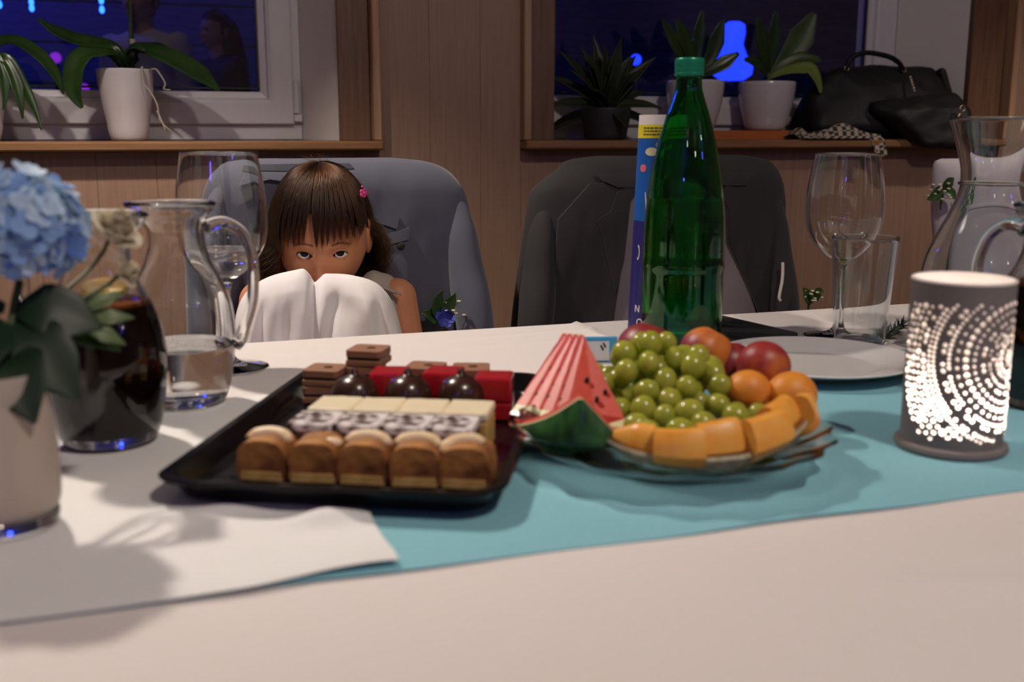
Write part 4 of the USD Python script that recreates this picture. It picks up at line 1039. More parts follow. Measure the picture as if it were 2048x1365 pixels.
fruit('nectarine', 'half orange half dark red nectarine in front of the bottle', 'nectarine', (0.432, 0.789, 0.799), 0.0232, 'nectarine_gold', rz=-100, tilt=(-30, 0), group='nectarines on the fruit plate')
fruit('nectarine', 'orange red nectarine nearest the white plate', 'nectarine', (0.457, 0.737, 0.796), 0.0222, 'nectarine', rz=-20, tilt=(-35, 25), group='nectarines on the fruit plate', crease=0.12)
fruit('nectarine', 'red nectarine half hidden behind the one nearest the white plate', 'nectarine', (0.452, 0.783, 0.7885), 0.0212, 'nectarine_dark', rz=40, group='nectarines on the fruit plate')
fruit('apricot', 'orange apricot partly behind the grapes', 'apricot', (0.420, 0.698, 0.786), 0.0185, 'apricot', 0.94, -30, 0.10, 'apricots on the fruit plate', tilt=(-60, 0))
fruit('apricot', 'large orange apricot on the right rim of the fruit plate', 'apricot', (0.452, 0.688, 0.783), 0.0205, 'apricot', 0.94, 20, 0.10, 'apricots on the fruit plate', tilt=(-50, 20))
fruit('apricot', 'small apricot below the large one, behind the melon end', 'apricot', (0.435, 0.648, 0.775), 0.0150, 'apricot', 0.94, 60, 0.10, 'apricots on the fruit plate', tilt=(-70, 0))

# watermelon slices
def wm_slice(apex, left, right, tha, th, label, k, seeds):
    """triangular watermelon slice standing on its rind: apex and two base corners in the front face, th = thickness vector"""
    a, l, r = (np.array(p, float) for p in (apex, left, right))
    th, tha = np.array(th, float), np.array(tha, float)
    def tk(p):
        f = np.clip((a[2] - p[2]) / (a[2] - l[2]), 0, 1)
        return tha * (1 - f) + th * f
    t = thing('watermelon_slice', label, 'watermelon slice', (0, 0, 0), 0, 'red watermelon slices on the fruit plate')
    nb = 9
    base = [l + (r - l) * q - np.array([0, 0, 0.010]) * math.sin(math.pi * q) for q in np.linspace(0, 1, nb)]
    def prism(ring0, inset=0.0008):
        c = sum(ring0) / len(ring0)
        R0 = [p + (c - p) * 0.03 for p in ring0]
        return loft([R0, [p + tk(p) * 0.08 for p in ring0], [p + tk(p) * 0.92 for p in ring0], [p + (c - p) * 0.03 + tk(p) for p in ring0]])
    flesh = [a] + [a + (b - a) * 0.88 for b in base]
    fm = prism(flesh)
    fm = trimesh.Trimesh(*trimesh.remesh.subdivide_to_size(fm.vertices, fm.faces, 0.006)); fm.merge_vertices()
    vv = np.array(fm.vertices)
    fm.vertices = vv + 0.0012 * (meshkit.fbm(vv * 140, 3, k)[:, None] - 0.5) * (th / np.linalg.norm(th))
    part(t, 'flesh', fm, 'water_flesh', smooth=40)
    part(t, 'white_rind', prism([a + (b - a) * 0.881 for b in base] + [a + (b - a) * 0.955 for b in base[::-1]]), 'water_white', smooth=False)
    part(t, 'rind', prism([a + (b - a) * 0.956 for b in base] + [a + (b - a) * 1.0 for b in base[::-1]]), 'water_rind', smooth=False)
    for s, q in seeds:
        p = a + (base[0] + (base[-1] - base[0]) * q - a) * s
        d = th / np.linalg.norm(th)
        part(t, 'seed', moved(ball(0.0022, 2, (0.8, 0.8, 1.3)), p - d * 0.0002), 'seed_black')
vw, va = np.array([-0.0072, 0.0125, 0.0]), np.array([-0.0008, 0.0105, -0.0015])      # step from slice to slice, away to the left
wl_ = ['front', 'second', 'third', 'rearmost']
A0, L0, R0 = np.array([0.3095, 0.7665, 0.826]), np.array([0.272, 0.7125, 0.768]), np.array([0.3145, 0.682, 0.769])
for k in range(4):
    o = vw * k
    wm_slice(A0 + va * k, L0 + o, R0 + o, va * 0.82, vw * 0.82, f'red watermelon slice on the fruit plate, {wl_[k]} of the four standing slices', k,
             [(0.62, 0.82), (0.70, 0.58), (0.5, 0.4), (0.75, 0.3)] if k == 0 else [(0.45, 0.15), (0.62, 0.12), (0.76, 0.1)])
# end piece with the dark green rind towards the viewer
t = thing('watermelon_end', 'watermelon end piece with dark green rind facing forward', 'watermelon slice', (0, 0, 0))
AP, LE, RI, BO = np.array([0.270, 0.673, 0.8015]), np.array([0.233, 0.708, 0.773]), np.array([0.296, 0.655, 0.770]), np.array([0.262, 0.655, 0.7605])
back = np.array([0.010, 0.020, -0.002])
nrm_f = np.array([-0.33, -0.93, 0.1])
def rind_face(off, bulge):
    """grid over the triangle apex-left-right, bulging outwards and rounding under at the bottom"""
    P = np.zeros((14, 22, 3))
    for i, u in enumerate(np.linspace(0, 1, 14)):
        for j_, w in enumerate(np.linspace(0, 1, 22)):
            top = AP + (LE - AP) * (1 - 2 * w) if w < 0.5 else AP + (RI - AP) * (2 * w - 1)
            top = top + np.array([0, 0, -0.004]) * math.sin(math.pi * 2 * abs(w - 0.5)) * (w < 0.5)
            bot = LE + (RI - LE) * w + np.array([0, 0, -0.010]) * math.sin(math.pi * w) + np.array([0, 0, -0.002])
            p = top + (bot - top) * u
            P[i, j_] = p + nrm_f * (off + bulge * math.sin(math.pi * w) ** 0.7 * math.sin(0.5 * math.pi * min(1, 0.25 + u)) ) - nrm_f * 0.012 * sstep(u, 0.8, 1.0)
    return P
def slab(o0, o1, b0, b1):
    A, B = rind_face(o0, b0), rind_face(o1, b1)
    edge = [(0, j_) for j_ in range(22)] + [(i, 21) for i in range(1, 14)] + [(13, j_) for j_ in range(20, -1, -1)] + [(i, 0) for i in range(12, 0, -1)]
    V = np.vstack([A.reshape(-1, 3), B.reshape(-1, 3)]); n = 14 * 22; F = []
    for i in range(13):
        for j_ in range(21):
            a, b, c, d = i * 22 + j_, i * 22 + j_ + 1, (i + 1) * 22 + j_, (i + 1) * 22 + j_ + 1
            F += [(a, c, d), (a, d, b), (a + n, d + n, c + n), (a + n, b + n, d + n)]
    e = [i * 22 + j_ for i, j_ in edge]
    for q in range(len(e)):
        x, y = e[q], e[(q + 1) % len(e)]
        F += [(x, x + n, y + n), (x, y + n, y)]
    return tm(V, F)
part(t, 'rind', slab(0.0018, 0.0, 0.016, 0.0155), 'water_rind', smooth=40)
part(t, 'white_rind', slab(-0.0001, -0.0042, 0.0154, 0.013), 'water_white', smooth=40)
part(t, 'flesh', slab(-0.0043, -0.017, 0.0129, 0.0), 'water_flesh', smooth=40)

# melon wedge: rind boat with the flesh cut into pieces shifted to and fro
t = thing('melon_wedge', 'orange melon wedge cut into shifted pieces along the front of the fruit plate', 'melon')
ML = spline([(0.283, 0.651, 0.7735), (0.303, 0.625, 0.7705), (0.325, 0.612, 0.7695), (0.354, 0.606, 0.7710), (0.384, 0.610, 0.7765), (0.414, 0.626, 0.7850), (0.428, 0.641, 0.7905)], 61)
ctr = np.array([0.345, 0.700])
hgt = np.interp(np.linspace(0, 1, 61), [0, 0.12, 0.5, 0.88, 1], [0.004, 0.015, 0.021, 0.016, 0.006])
wid = np.interp(np.linspace(0, 1, 61), [0, 0.12, 0.5, 0.88, 1], [0.004, 0.011, 0.0145, 0.012, 0.005])
def mel_ring(i, lo, hi, sx):
    c = ML[i]
    out = np.array([c[0] - ctr[0], c[1] - ctr[1], 0]); out /= np.linalg.norm(out)
    pts = []
    if hi <= 1.0 and lo < 0:                                   # rind: U-shaped band
        for q in np.linspace(-1, 1, 13):
            pts.append(c + out * wid[i] * q * 1.06 + np.array([0, 0, -hgt[i] * 0.55 * (1 - abs(q) ** 2.2) + 0.0005]))
        for q in np.linspace(1, -1, 13):
            pts.append(c + out * wid[i] * q * 0.93 + np.array([0, 0, -hgt[i] * 0.55 * (1 - abs(q) ** 2.2) + 0.0030]))
    else:                                                      # flesh: body over the rind with a softened ridge
        for q in np.linspace(-1, 1, 11):
            pts.append(c + out * (wid[i] * q * 0.92 + sx) + np.array([0, 0, -hgt[i] * 0.52 * (1 - abs(q) ** 2.2) + 0.0034]))
        for q, z in ((0.86, 0.32), (0.62, 0.66), (0.34, 0.90), (0.0, 0.96), (-0.34, 0.90), (-0.62, 0.66), (-0.86, 0.32)):
            pts.append(c + out * (wid[i] * q + sx) + np.array([0, 0, hgt[i] * z + 0.0034]))
    return np.array(pts)
part(t, 'rind', loft([mel_ring(i, -1, 1, 0) for i in range(61)]), 'melon_rind', smooth=50)
cuts = [1, 12, 22, 32, 42, 51, 59]
for k in range(6):
    a, b = cuts[k], cuts[k + 1]
    rg = [mel_ring(i, 0, 2, (0.0065 if k % 2 else -0.0045)) for i in range(a, b + 1)]
    rg = [rg[0] * 0.94 + rg[0].mean(0) * 0.06] + rg[0:1] + rg[1:-1] + [rg[-1]] + [rg[-1] * 0.94 + rg[-1].mean(0) * 0.06]
    sh = np.array([0, 0, 0.0007 * (k % 2)])
    part(t, 'flesh_piece', loft([r_ + sh for r_ in rg]), 'melon_flesh', smooth=35)

# grapes
t = thing('grape_bunch', 'heap of pale green grapes in the middle of the fruit plate', 'grapes', (0.352, 0.703, 0.764))
rng = random.Random(23)
spots = []
hull_ = [(-0.068, 0.055), (-0.05, 0.075), (0.0, 0.095), (0.045, 0.078), (0.075, 0.025), (0.085, -0.005), (0.05, -0.045), (0.0, -0.055), (-0.038, -0.052), (-0.045, -0.01), (-0.052, 0.02)]
HP = sg.Polygon(hull_)
def top_h(x, y):
    return 0.050 * math.exp(-((x - 0.012) / 0.055) ** 2 - ((y - 0.042) / 0.050) ** 2) + 0.011 * math.exp(-((x - 0.045) / 0.03) ** 2 - ((y + 0.005) / 0.03) ** 2)
tries = 0
while len(spots) < 92 and tries < 40000:
    tries += 1
    x, y = rng.uniform(-0.07, 0.09), rng.uniform(-0.06, 0.10)
    if not HP.contains(sg.Point(x, y)):
        continue
    r = rng.uniform(0.0082, 0.0102)
    hmax = top_h(x, y)
    z = r + rng.uniform(0.0, 1.0) ** 0.4 * hmax
    wx, wy, wz = x + 0.352, y + 0.703, z + 0.764
    if any((wx - a) ** 2 + (wy - b) ** 2 + (wz - c) ** 2 < (r + q) ** 2 for a, b, c, q in ((0.382, 0.803, 0.8005, 0.026), (0.432, 0.789, 0.799, 0.023), (0.457, 0.737, 0.796, 0.022), (0.452, 0.783, 0.7885, 0.021), (0.420, 0.698, 0.786, 0.0185), (0.452, 0.688, 0.783, 0.0205))):
        continue
    if wx < 0.318 and wy > 0.675 and (wx - 0.272) * 0.59 + (wy - 0.7125) * 0.80 < 0.030 and wx < 0.316:
        continue
    if all((x - a) ** 2 + (y - b) ** 2 + (z - c) ** 2 > (0.93 * (r + q)) ** 2 for a, b, c, q in spots):
        spots.append((x, y, z, r))
stem_ = []
for x, y, z, r in spots:
    g = ball(r, 3, (1, 1, rng.uniform(1.05, 1.22)))
    g = moved(g, rx=rng.uniform(0, 180), rz=rng.uniform(0, 360), t=(x, y, z))
    part(t, 'grape', g, 'grape_green', smooth=True)
    d = np.array([0.01 - x, 0.035 - y, 0.012 - z]); d /= np.linalg.norm(d)
    p = np.array([x, y, z]) + d * r * 0.9
    stem_.append(tube([p, p + d * 0.007, p + d * 0.012 - [0, 0, 0.002]], [0.0007, 0.0008, 0.001], 5))
main = spline([(-0.035, 0.05, 0.014), (0.0, 0.035, 0.022), (0.03, 0.02, 0.018), (0.055, 0.0, 0.010)], 12)
stem_.append(tube(main, 0.0016, 6))
part(t, 'stem', cat_(stem_), 'grape_stem')

# ------------------------------------------------------------------ people
M('skin', (0.62, 0.26, 0.13), 0.5, subsurface_weight=0.25, subsurface_scale=0.006, subsurface_radius=(1.0, 0.35, 0.2))
M('skin_dim', (0.55, 0.30, 0.20), 0.6)
M('eye_white', (0.86, 0.83, 0.84), 0.15)
M('iris_brown', (0.010, 0.005, 0.003), 0.5, specular_ior_level=0.2)
M('pupil_black', (0.003, 0.003, 0.003), 0.3, specular_ior_level=0.2)
M('hair_dark', (0.028, 0.014, 0.008), 0.5)
M('brow_hair', (0.17, 0.075, 0.04), 0.6)
mat('hair_brown', {'h': ('principled_hair_bsdf', {'parametrization': 'Melanin concentration', 'melanin': 0.70, 'melanin_redness': 0.5, 'roughness': 0.25, 'radial_roughness': 0.4, 'random_roughness': 0.3, 'random_color': 0.12})}, [], 'h.BSDF')
M('satin', (0.46, 0.40, 0.35), 0.32, sheen_weight=0.3, bump=(60, 0.3, 0.003))
M('napkin_white', (0.80, 0.765, 0.765), 0.75, sheen_weight=0.2, bump=(1100, 0.1, 0.0004))
M('pink_clip', (0.75, 0.06, 0.28), 0.3)
M('shoe_white', (0.6, 0.55, 0.5), 0.4)
M('shirt_white', (0.6, 0.56, 0.56), 0.8)
M('dark_suit', (0.015, 0.015, 0.02), 0.8)
M('dark_dress', (0.02, 0.012, 0.02), 0.7)

S_ = lambda r, p: m3.Manifold.sphere(r, 20).translate(tuple(float(x) for x in p))
def bones(list_):
    """union of hulls: each bone is a list of (radius, point)"""
    return m3.Manifold.batch_boolean([m3.Manifold.batch_hull([S_(r, p) for r, p in b]) for b in list_], m3.OpType.Add)

def hand(wrist, fwd, up, side, s, curl=0.9):
    """palm and five bent fingers: fwd = along the palm, up = back of the hand, side = towards the thumb; s = hand length"""
    w, f, u, d = (np.array(x, float) for x in (wrist, fwd, up, side))
    f /= np.linalg.norm(f); u -= f * (u @ f); u /= np.linalg.norm(u); d = d - f * (d @ f) - u * (d @ u); d /= np.linalg.norm(d)
    k = lambda a, b, c: w + s * (a * f + b * d + c * u)
    r = 0.045 * s
    out = [[(r * 1.15, k(0.02, 0.08, 0)), (r * 1.15, k(0.02, -0.08, 0)), (r, k(0.46, 0.17, 0)), (r, k(0.44, -0.16, 0))]]
    for b, L, dx in ((0.165, 0.48, 0), (0.055, 0.54, 0.02), (-0.055, 0.50, 0.01), (-0.155, 0.39, -0.02)):
        p, a = k(0.44 + dx, b, 0), 0.0
        for q, part_ in enumerate((0.45, 0.30, 0.25)):
            a += curl * (0.7, 1.0, 0.8)[q]
            e = p + s * L * part_ * (math.cos(a) * f - math.sin(a) * u)
            out.append([(r * (0.95 - 0.1 * q), p), (r * (0.86 - 0.1 * q), e)]); p = e
    p = k(0.12, 0.15, -0.02)
    for q, (a, b, c) in enumerate(((0.16, 0.15, -0.06), (0.15, 0.03, -0.08), (0.12, -0.03, -0.06))):
        e = p + s * (a * f + b * d + c * u)
        out.append([(r * (1.15 - 0.12 * q), p), (r * (1.02 - 0.12 * q), e)]); p = e
    return out

def smooth_body(man, edge, it=8):
    b = frommf(man.refine_to_length(edge))
    trimesh.smoothing.filter_taubin(b, lamb=0.5, nu=0.52, iterations=it)
    return b

# ---- the girl
GL, GR = (0.215, 1.53, 0.0), -8.0
girl = thing('person', 'little girl with dark fringe peering over a white cloth held to her nose', 'person', GL, GR)
HC = np.array([-0.007, 0.040, 0.833])
cy_, sy_ = math.cos(math.radians(-5)), math.sin(math.radians(-5))
ct_, st_ = math.cos(math.radians(17)), math.sin(math.radians(17))
def HT(p):
    p = np.asarray(p, float)
    x, y, z = p[..., 0], p[..., 1] * ct_ - p[..., 2] * st_, p[..., 2] * ct_ + p[..., 1] * st_
    return np.stack([x * cy_ - y * sy_, x * sy_ + y * cy_, z], -1) + HC
EYES = [(-0.0322, 1), (0.0182, -1)]             # x of the eyes in the girl's space, outer side of each
EZ, ER = 0.8155, 0.0118
def eye_y(ex):                                   # eyeball centre behind the skin
    return -0.0132 + 0.045 * abs(ex + 0.007) ** 1.0 * 0.10

def head_mesh():
    b = trimesh.creation.icosphere(7, 1.0)
    d = np.array(b.vertices)
    x, y, z = d.T
    ax = 0.0665 * (1 - 0.26 * sstep(-z, 0.1, 0.95)) * (1 - 0.03 * sstep(z, 0.3, 0.9))
    ay = np.where(y < 0, 0.0765 - 0.006 * sstep(-z, 0.3, 1.0), 0.090)
    az = np.where(z > 0, 0.104, 0.100)
    P = np.stack([x * ax, y * ay, z * az], -1)
    X, Y, Z = P.T.copy()
    front = sstep(-y, 0.1, 0.5)
    g = lambda cx, cz, sx, sz: np.exp(-((X - cx) / sx) ** 2 - ((Z - cz) / sz) ** 2)
    push = 0.0
    push = push + 0.0025 * (g(-0.026, 0.016, 0.018, 0.008) + g(0.026, 0.016, 0.018, 0.008)) + 0.002 * g(0, 0.035, 0.04, 0.025)       # brow and forehead
    push = push - 0.0050 * (g(-0.0252, -0.001, 0.014, 0.011) + g(0.0252, -0.001, 0.014, 0.011))                                     # sockets
    push = push - 0.0018 * g(0, 0.004, 0.010, 0.012)
    push = push + 0.0048 * (g(-0.034, -0.030, 0.018, 0.020) + g(0.034, -0.030, 0.018, 0.020))                                       # cheeks
    push = push + 0.0045 * np.exp(-(X / 0.0075) ** 2) * sstep(Z, -0.050, -0.030) * sstep(-Z, -0.010, 0.020)                         # bridge
    push = push + 0.0125 * g(0, -0.037, 0.0085, 0.0095) + 0.0055 * (g(-0.0095, -0.040, 0.0055, 0.006) + g(0.0095, -0.040, 0.0055, 0.006))   # tip and wings
    push = push - 0.003 * (g(-0.0055, -0.0475, 0.003, 0.0025) + g(0.0055, -0.0475, 0.003, 0.0025))                                  # nostrils
    push = push + 0.0050 * g(0, -0.0625, 0.016, 0.005) + 0.0055 * g(0, -0.0715, 0.014, 0.005) - 0.0035 * g(0, -0.0672, 0.018, 0.0018)        # lips
    push = push + 0.004 * g(0, -0.090, 0.018, 0.012)                                                                               # chin
    P[:, 1] -= push * front
    P[:, 0] *= 1 + 0.03 * front * np.exp(-((Z + 0.028) / 0.03) ** 2)
    Q = HT(P)
    for ex, o in EYES:                          # lids wrapped over the eyeballs, with an almond opening
        dx, dz = Q[:, 0] - ex, Q[:, 2] - EZ
        cyy = eye_y(ex)
        rr2 = ER ** 2 - dx ** 2 - dz ** 2
        near = (Q[:, 1] < 0.02) & (np.hypot(dx, dz) < 0.022)
        ye = cyy - np.sqrt(np.maximum(rr2, 0))
        u = dx * o * 1.0                          # >0 towards the nose for the left eye
        zc = EZ - 0.0024 - 0.10 * u
        w = 0.0108
        k = np.clip(1 - (dx / w) ** 2, 0, 1)
        up, lo = 0.0052 * k ** 0.75, -0.0056 * k ** 0.85
        t = Q[:, 2] - zc
        inside = (t < up) & (t > lo) & (np.abs(dx) < w) & near
        out = np.maximum.reduce([t - up, lo - t, np.abs(dx) - w])
        lid = ye - 0.0010 - 0.0006 * np.exp(-(np.maximum(out, 0) / 0.0012) ** 2)
        wgt = np.exp(-(np.maximum(out, 0) / 0.0062) ** 2) * near
        h = 0.0015
        smin = -np.logaddexp(-Q[:, 1] / h, -lid / h) * h
        newy = Q[:, 1] * (1 - wgt) + smin * wgt
        crease = 0.0011 * np.exp(-((t - up - 0.0032) / 0.0009) ** 2) * (np.abs(dx) < w) * near
        Q[:, 1] = np.where(inside, ye + 0.0035, np.where(near, newy + crease, Q[:, 1]))
    return trimesh.Trimesh(Q, b.faces, process=False)

def ear(s):
    a = ball(1.0, 3, (0.0075, 0.017, 0.027))
    v = np.array(a.vertices); n = v / [0.0075, 0.017, 0.027]
    rad = np.hypot(n[:, 1], n[:, 2])
    v[:, 0] += s * np.where(n[:, 0] * s > 0, -0.006 * np.exp(-((rad - 0.25) / 0.35) ** 2), 0) + s * 0.004 * (n[:, 1] > 0) * n[:, 1]
    return HT(v + [s * 0.0665, 0.012, -0.004]), a.faces

def mf(mesh):
    v, f = (mesh.vertices, mesh.faces) if hasattr(mesh, 'vertices') else mesh
    return m3.Manifold(m3.Mesh(np.asarray(v, np.float32), np.asarray(f, np.uint32)))

B = []
for s in (-1, 1):
    sh, el, wr = (s * 0.104, 0.080, 0.732), (s * 0.128, 0.045, 0.580), (s * 0.055 + 0.003, -0.062, 0.694)
    B += [[(0.034, (s * 0.06, 0.085, 0.725)), (0.031, sh)], [(0.0315, sh), (0.027, (s * 0.118, 0.062, 0.655)), (0.0235, el)], [(0.0240, el), (0.0205, ((el[0] + wr[0]) / 2, -0.012, 0.655)), (0.0150, wr)]]
    B += hand(wr, (-s * 0.35, -0.35, 0.9), (s * 0.2, -1.0, -0.2), (-s, 0, 0), 0.105, 1.05)
    B += [[(0.070, (s * 0.045, 0.10, 0.50)), (0.062, (s * 0.052, -0.02, 0.510))], [(0.060, (s * 0.052, 0.02, 0.510)), (0.045, (s * 0.062, -0.20, 0.505))], [(0.043, (s * 0.062, -0.20, 0.505)), (0.036, (s * 0.062, -0.17, 0.36)), (0.026, (s * 0.060, -0.14, 0.14))],
          [(0.026, (s * 0.060, -0.135, 0.14)), (0.024, (s * 0.060, -0.13, 0.075)), (0.018, (s * 0.064, -0.22, 0.055))]]
B += [[(0.064, (-0.04, 0.10, 0.665)), (0.064, (0.04, 0.10, 0.665)), (0.058, (-0.035, 0.105, 0.57)), (0.058, (0.035, 0.105, 0.57))],
      [(0.060, (-0.035, 0.105, 0.57)), (0.060, (0.035, 0.105, 0.57)), (0.068, (-0.045, 0.105, 0.50)), (0.068, (0.045, 0.105, 0.50))],
      [(0.040, (-0.055, 0.088, 0.725)), (0.040, (0.055, 0.088, 0.725)), (0.050, (0, 0.098, 0.70))],
      [(0.036, (0, 0.085, 0.735)), (0.034, (-0.004, 0.068, 0.80))]]
body = mf(smooth_body(bones(B), 0.0075, 6))
HEAD = head_mesh()
body = body + mf(HEAD)
for s in (-1, 1):
    body = body + mf(ear(s))
part(girl, 'body', frommf(body), 'skin', smooth=True, label='bare skin of face and arms')

gaze = np.array([-0.02, -0.993, 0.115]); gaze /= np.linalg.norm(gaze)
gx = np.cross((0, 0, 1), gaze); gx /= np.linalg.norm(gx); gz = np.cross(gaze, gx)
def cap(c, r, a, off=0.0, n=28):
    V = [c + gaze * (r + off)]
    F = []
    R_n = 8
    for i in range(1, R_n + 1):
        t_ = a * i / R_n
        V += [c + (gaze * math.cos(t_) + (gx * math.cos(q) + gz * math.sin(q)) * math.sin(t_)) * (r + off) for q in np.linspace(0, 2 * np.pi, n, endpoint=False)]
    for j in range(n):
        F.append((0, 1 + j, 1 + (j + 1) % n))
    for i in range(R_n - 1):
        for j in range(n):
            k = (j + 1) % n; A_ = 1 + i * n
            F += [(A_ + j, A_ + n + j, A_ + n + k), (A_ + j, A_ + n + k, A_ + k)]
    return trimesh.Trimesh(V, F, process=False)
for ex, o in EYES:
    c = np.array([ex, eye_y(ex), EZ])
    e = part(girl, 'eyeball', moved(ball(ER - 0.0002, 4), c), 'eye_white', smooth=True)
    part(e, 'iris', cap(c, ER, 0.55, 0.0), 'iris_brown', smooth=True)
    part(e, 'pupil', cap(c, ER, 0.34, 0.0002), 'pupil_black', smooth=True)
    xs = np.linspace(-0.0112, 0.0112, 19)
    k = np.clip(1 - (xs / 0.0108) ** 2, 0, 1)
    up = EZ - 0.0024 - 0.10 * xs * o + 0.0052 * k ** 0.75 + 0.0002
    yy = c[1] - np.sqrt(np.maximum(ER ** 2 - xs ** 2 - (up - EZ) ** 2, 1e-6)) - 0.0019
    part(girl, 'eyelashes', tube(np.column_stack([c[0] + xs, yy, up]), np.interp(xs * -o, [-0.0112, 0, 0.0112], [0.0003, 0.0006, 0.0008]), 6), 'hair_dark', smooth=True)

# brows, fringe and hair
hr = np.random.default_rng(77)
def skull(d, off):
    d = d / np.linalg.norm(d, axis=-1, keepdims=True)
    ax = 0.0665 * (1 - 0.03 * sstep(d[..., 2], 0.3, 0.9))
    ay = np.where(d[..., 1] < 0, 0.0765, 0.090)
    az = np.where(d[..., 2] > 0, 0.104, 0.100)
    return np.stack([d[..., 0] * (ax + off), d[..., 1] * (ay + off), d[..., 2] * (az + off)], -1)

def cap_mesh():
    b = trimesh.creation.icosphere(5, 1.0)
    d = np.array(b.vertices)
    line = np.where(d[:, 1] < 0, 0.55 - 0.35 * sstep(np.abs(d[:, 0]), 0.5, 0.95), -0.15 - 0.45 * sstep(d[:, 1], 0.2, 0.7))
    k = sstep(d[:, 2], line - 0.12, line + 0.10)
    return trimesh.Trimesh(HT(skull(d, (-0.008 + 0.0115 * k))), b.faces, process=False)
part(girl, 'scalp_hair', cap_mesh(), 'hair_dark', smooth=True)

crown = np.array([0.02, 0.16, 1.0]); crown /= np.linalg.norm(crown)
c1 = np.cross((0, 1, 0), crown); c1 /= np.linalg.norm(c1)       # x-like
c2 = np.cross(crown, c1)                                          # y-like (back)
def strand(phi, th0, kind, seed):
    r = hr
    lift = 0.0042 + 0.0095 * r.random() ** 1.3
    pts = []
    swirl = 0.25 * (1 - th0)
    wave_a, wave_p, wave_f = 0.004 + 0.007 * r.random(), r.random() * 6.28, r.uniform(1.3, 2.0)
    th = th0
    phi_now = phi + swirl
    free = 0
    p = None
    n_max = 26
    hang = r.uniform(0.045, 0.105)
    flare = r.uniform(0.3, 1.0)
    zend = 0.0195 + 0.006 * r.standard_normal() * 0.6 + 0.10 * abs(0)
    side0 = 0
    dirn = None
    for i in range(n_max):
        if not free:
            d = crown * math.cos(th) + (c1 * math.sin(phi_now) - c2 * math.cos(phi_now)) * math.sin(th)
            q = skull(d, lift * min(1, 0.35 + 1.6 * (th - th0)) + 0.004 * math.exp(-(th / 0.25) ** 2))
            if kind == 'fringe' and q[2] < zend_of(q[0], zend):
                break
            if kind != 'fringe' and (q[2] < 0.012 or th > 1.75):
                free = 1; start = q.copy(); dirn = np.array([q[0], q[1] * 0.6, 0]); dirn /= max(np.linalg.norm(dirn), 1e-6)
                pts.append(q); p = q; n0 = i
                continue
            pts.append(q); p = q
            th += 0.135
            phi_now += (phi - phi_now) * 0.2
        else:
            step = hang / 9
            free += 1
            t = free / 10
            a = wave_p + t * wave_f * 6.28
            side = np.array([-dirn[1], dirn[0], 0])
            p = start + np.array([0, 0.30, -0.95]) * step * free + dirn * (0.020 * flare * math.sin(min(1.0, t * 1.3) * math.pi * 0.75) + 0.006 * flare * t) + (side * math.cos(a) + dirn * math.sin(a)) * wave_a * min(1, t * 2.5)
            pts.append(p)
            if free > 9:
                break
    return np.array(pts) if len(pts) > 3 else None

tips = np.array([-0.058, -0.050, -0.041, -0.033, -0.025, -0.0185, 0.000, 0.008, 0.0155, 0.024, 0.033, 0.042, 0.051, 0.060])
tipz = np.array([0.004, 0.012, 0.018, 0.019, 0.0215, 0.0250, 0.0185, 0.0190, 0.0250, 0.0265, 0.0265, 0.0270, 0.026, 0.024])
def zend_of(x, z0):
    gap = 0.020 * math.exp(-((x + 0.010) / 0.0045) ** 2)
    return float(np.interp(x, tips, tipz)) + (z0 - 0.0195) * 1.1 + gap + 0.0035 * (1 - math.cos((x + 0.004) * 2 * math.pi / 0.0095)) * 0.5
strands, wds = [], []
for k in range(15000):
    phi = hr.uniform(-math.pi, math.pi)
    if k % 5 < 2:
        phi = hr.uniform(-1.1, 1.1)
    kind = 'fringe' if -0.95 < phi + 0.08 * hr.standard_normal() < 1.30 else 'long'
    if kind == 'long' and 0 < phi < 1.75:
        phi = hr.uniform(1.75, 2.6)
    th0 = 0.04 + (0.85 if kind == 'fringe' else 1.35) * hr.random() ** 0.9
    s = strand(phi, th0, kind, k)
    if s is None:
        continue
    if kind == 'fringe':                           # locks gather towards their tips
        j_ = int(np.argmin(np.abs(tips - s[-1, 0])))
        pull = np.linspace(0, 1, len(s))[:, None] ** 2.2 * 0.62
        s[:, 0:1] += pull * (tips[j_] - s[-1, 0])
    s = HT(s)
    if kind != 'fringe':
        s[:, 2] = np.maximum(s[:, 2], 0.742 + 0.01 * hr.random())
    s = spline(s, max(10, len(s)))
    strands.append(s); wds.append(0.00062 * hr.uniform(0.7, 1.3))
for k in range(420):                               # loose flyaway hairs
    phi = hr.choice((-1, 1)) * hr.uniform(1.5, math.pi)
    s = strand(phi, 0.1 + 0.6 * hr.random(), 'long', k)
    if s is None:
        continue
    s = HT(s) + np.linspace(0, 1, len(s))[:, None] ** 1.5 * hr.uniform(-0.02, 0.02, 3)
    strands.append(spline(s, 12)); wds.append(0.0003)
for k in range(60):                                # tuft at the crown
    d = np.array([hr.uniform(-0.25, 0.25), hr.uniform(0.0, 0.35), 1.0])
    b_ = HT(skull(d, 0.006)); e_ = b_ + np.array([hr.uniform(-0.018, 0.018), hr.uniform(-0.01, 0.01), hr.uniform(0.006, 0.016)])
    strands.append(spline([b_, (b_ + e_) / 2 + [0, 0, 0.003], e_], 6)); wds.append(0.0003)
curves(girl, 'hair', strands, wds, 'hair_brown', label='dark brown hair with a fringe, wavy at the shoulders')
from scipy.spatial import cKDTree
_hv = np.array(HEAD.vertices); _hv = _hv[_hv[:, 1] < 0.03]
_tree = cKDTree(_hv[:, [0, 2]])
def skin_y(x, z):
    return float(_hv[_tree.query((x, z), k=6)[1], 1].min())
bs, bw = [], []
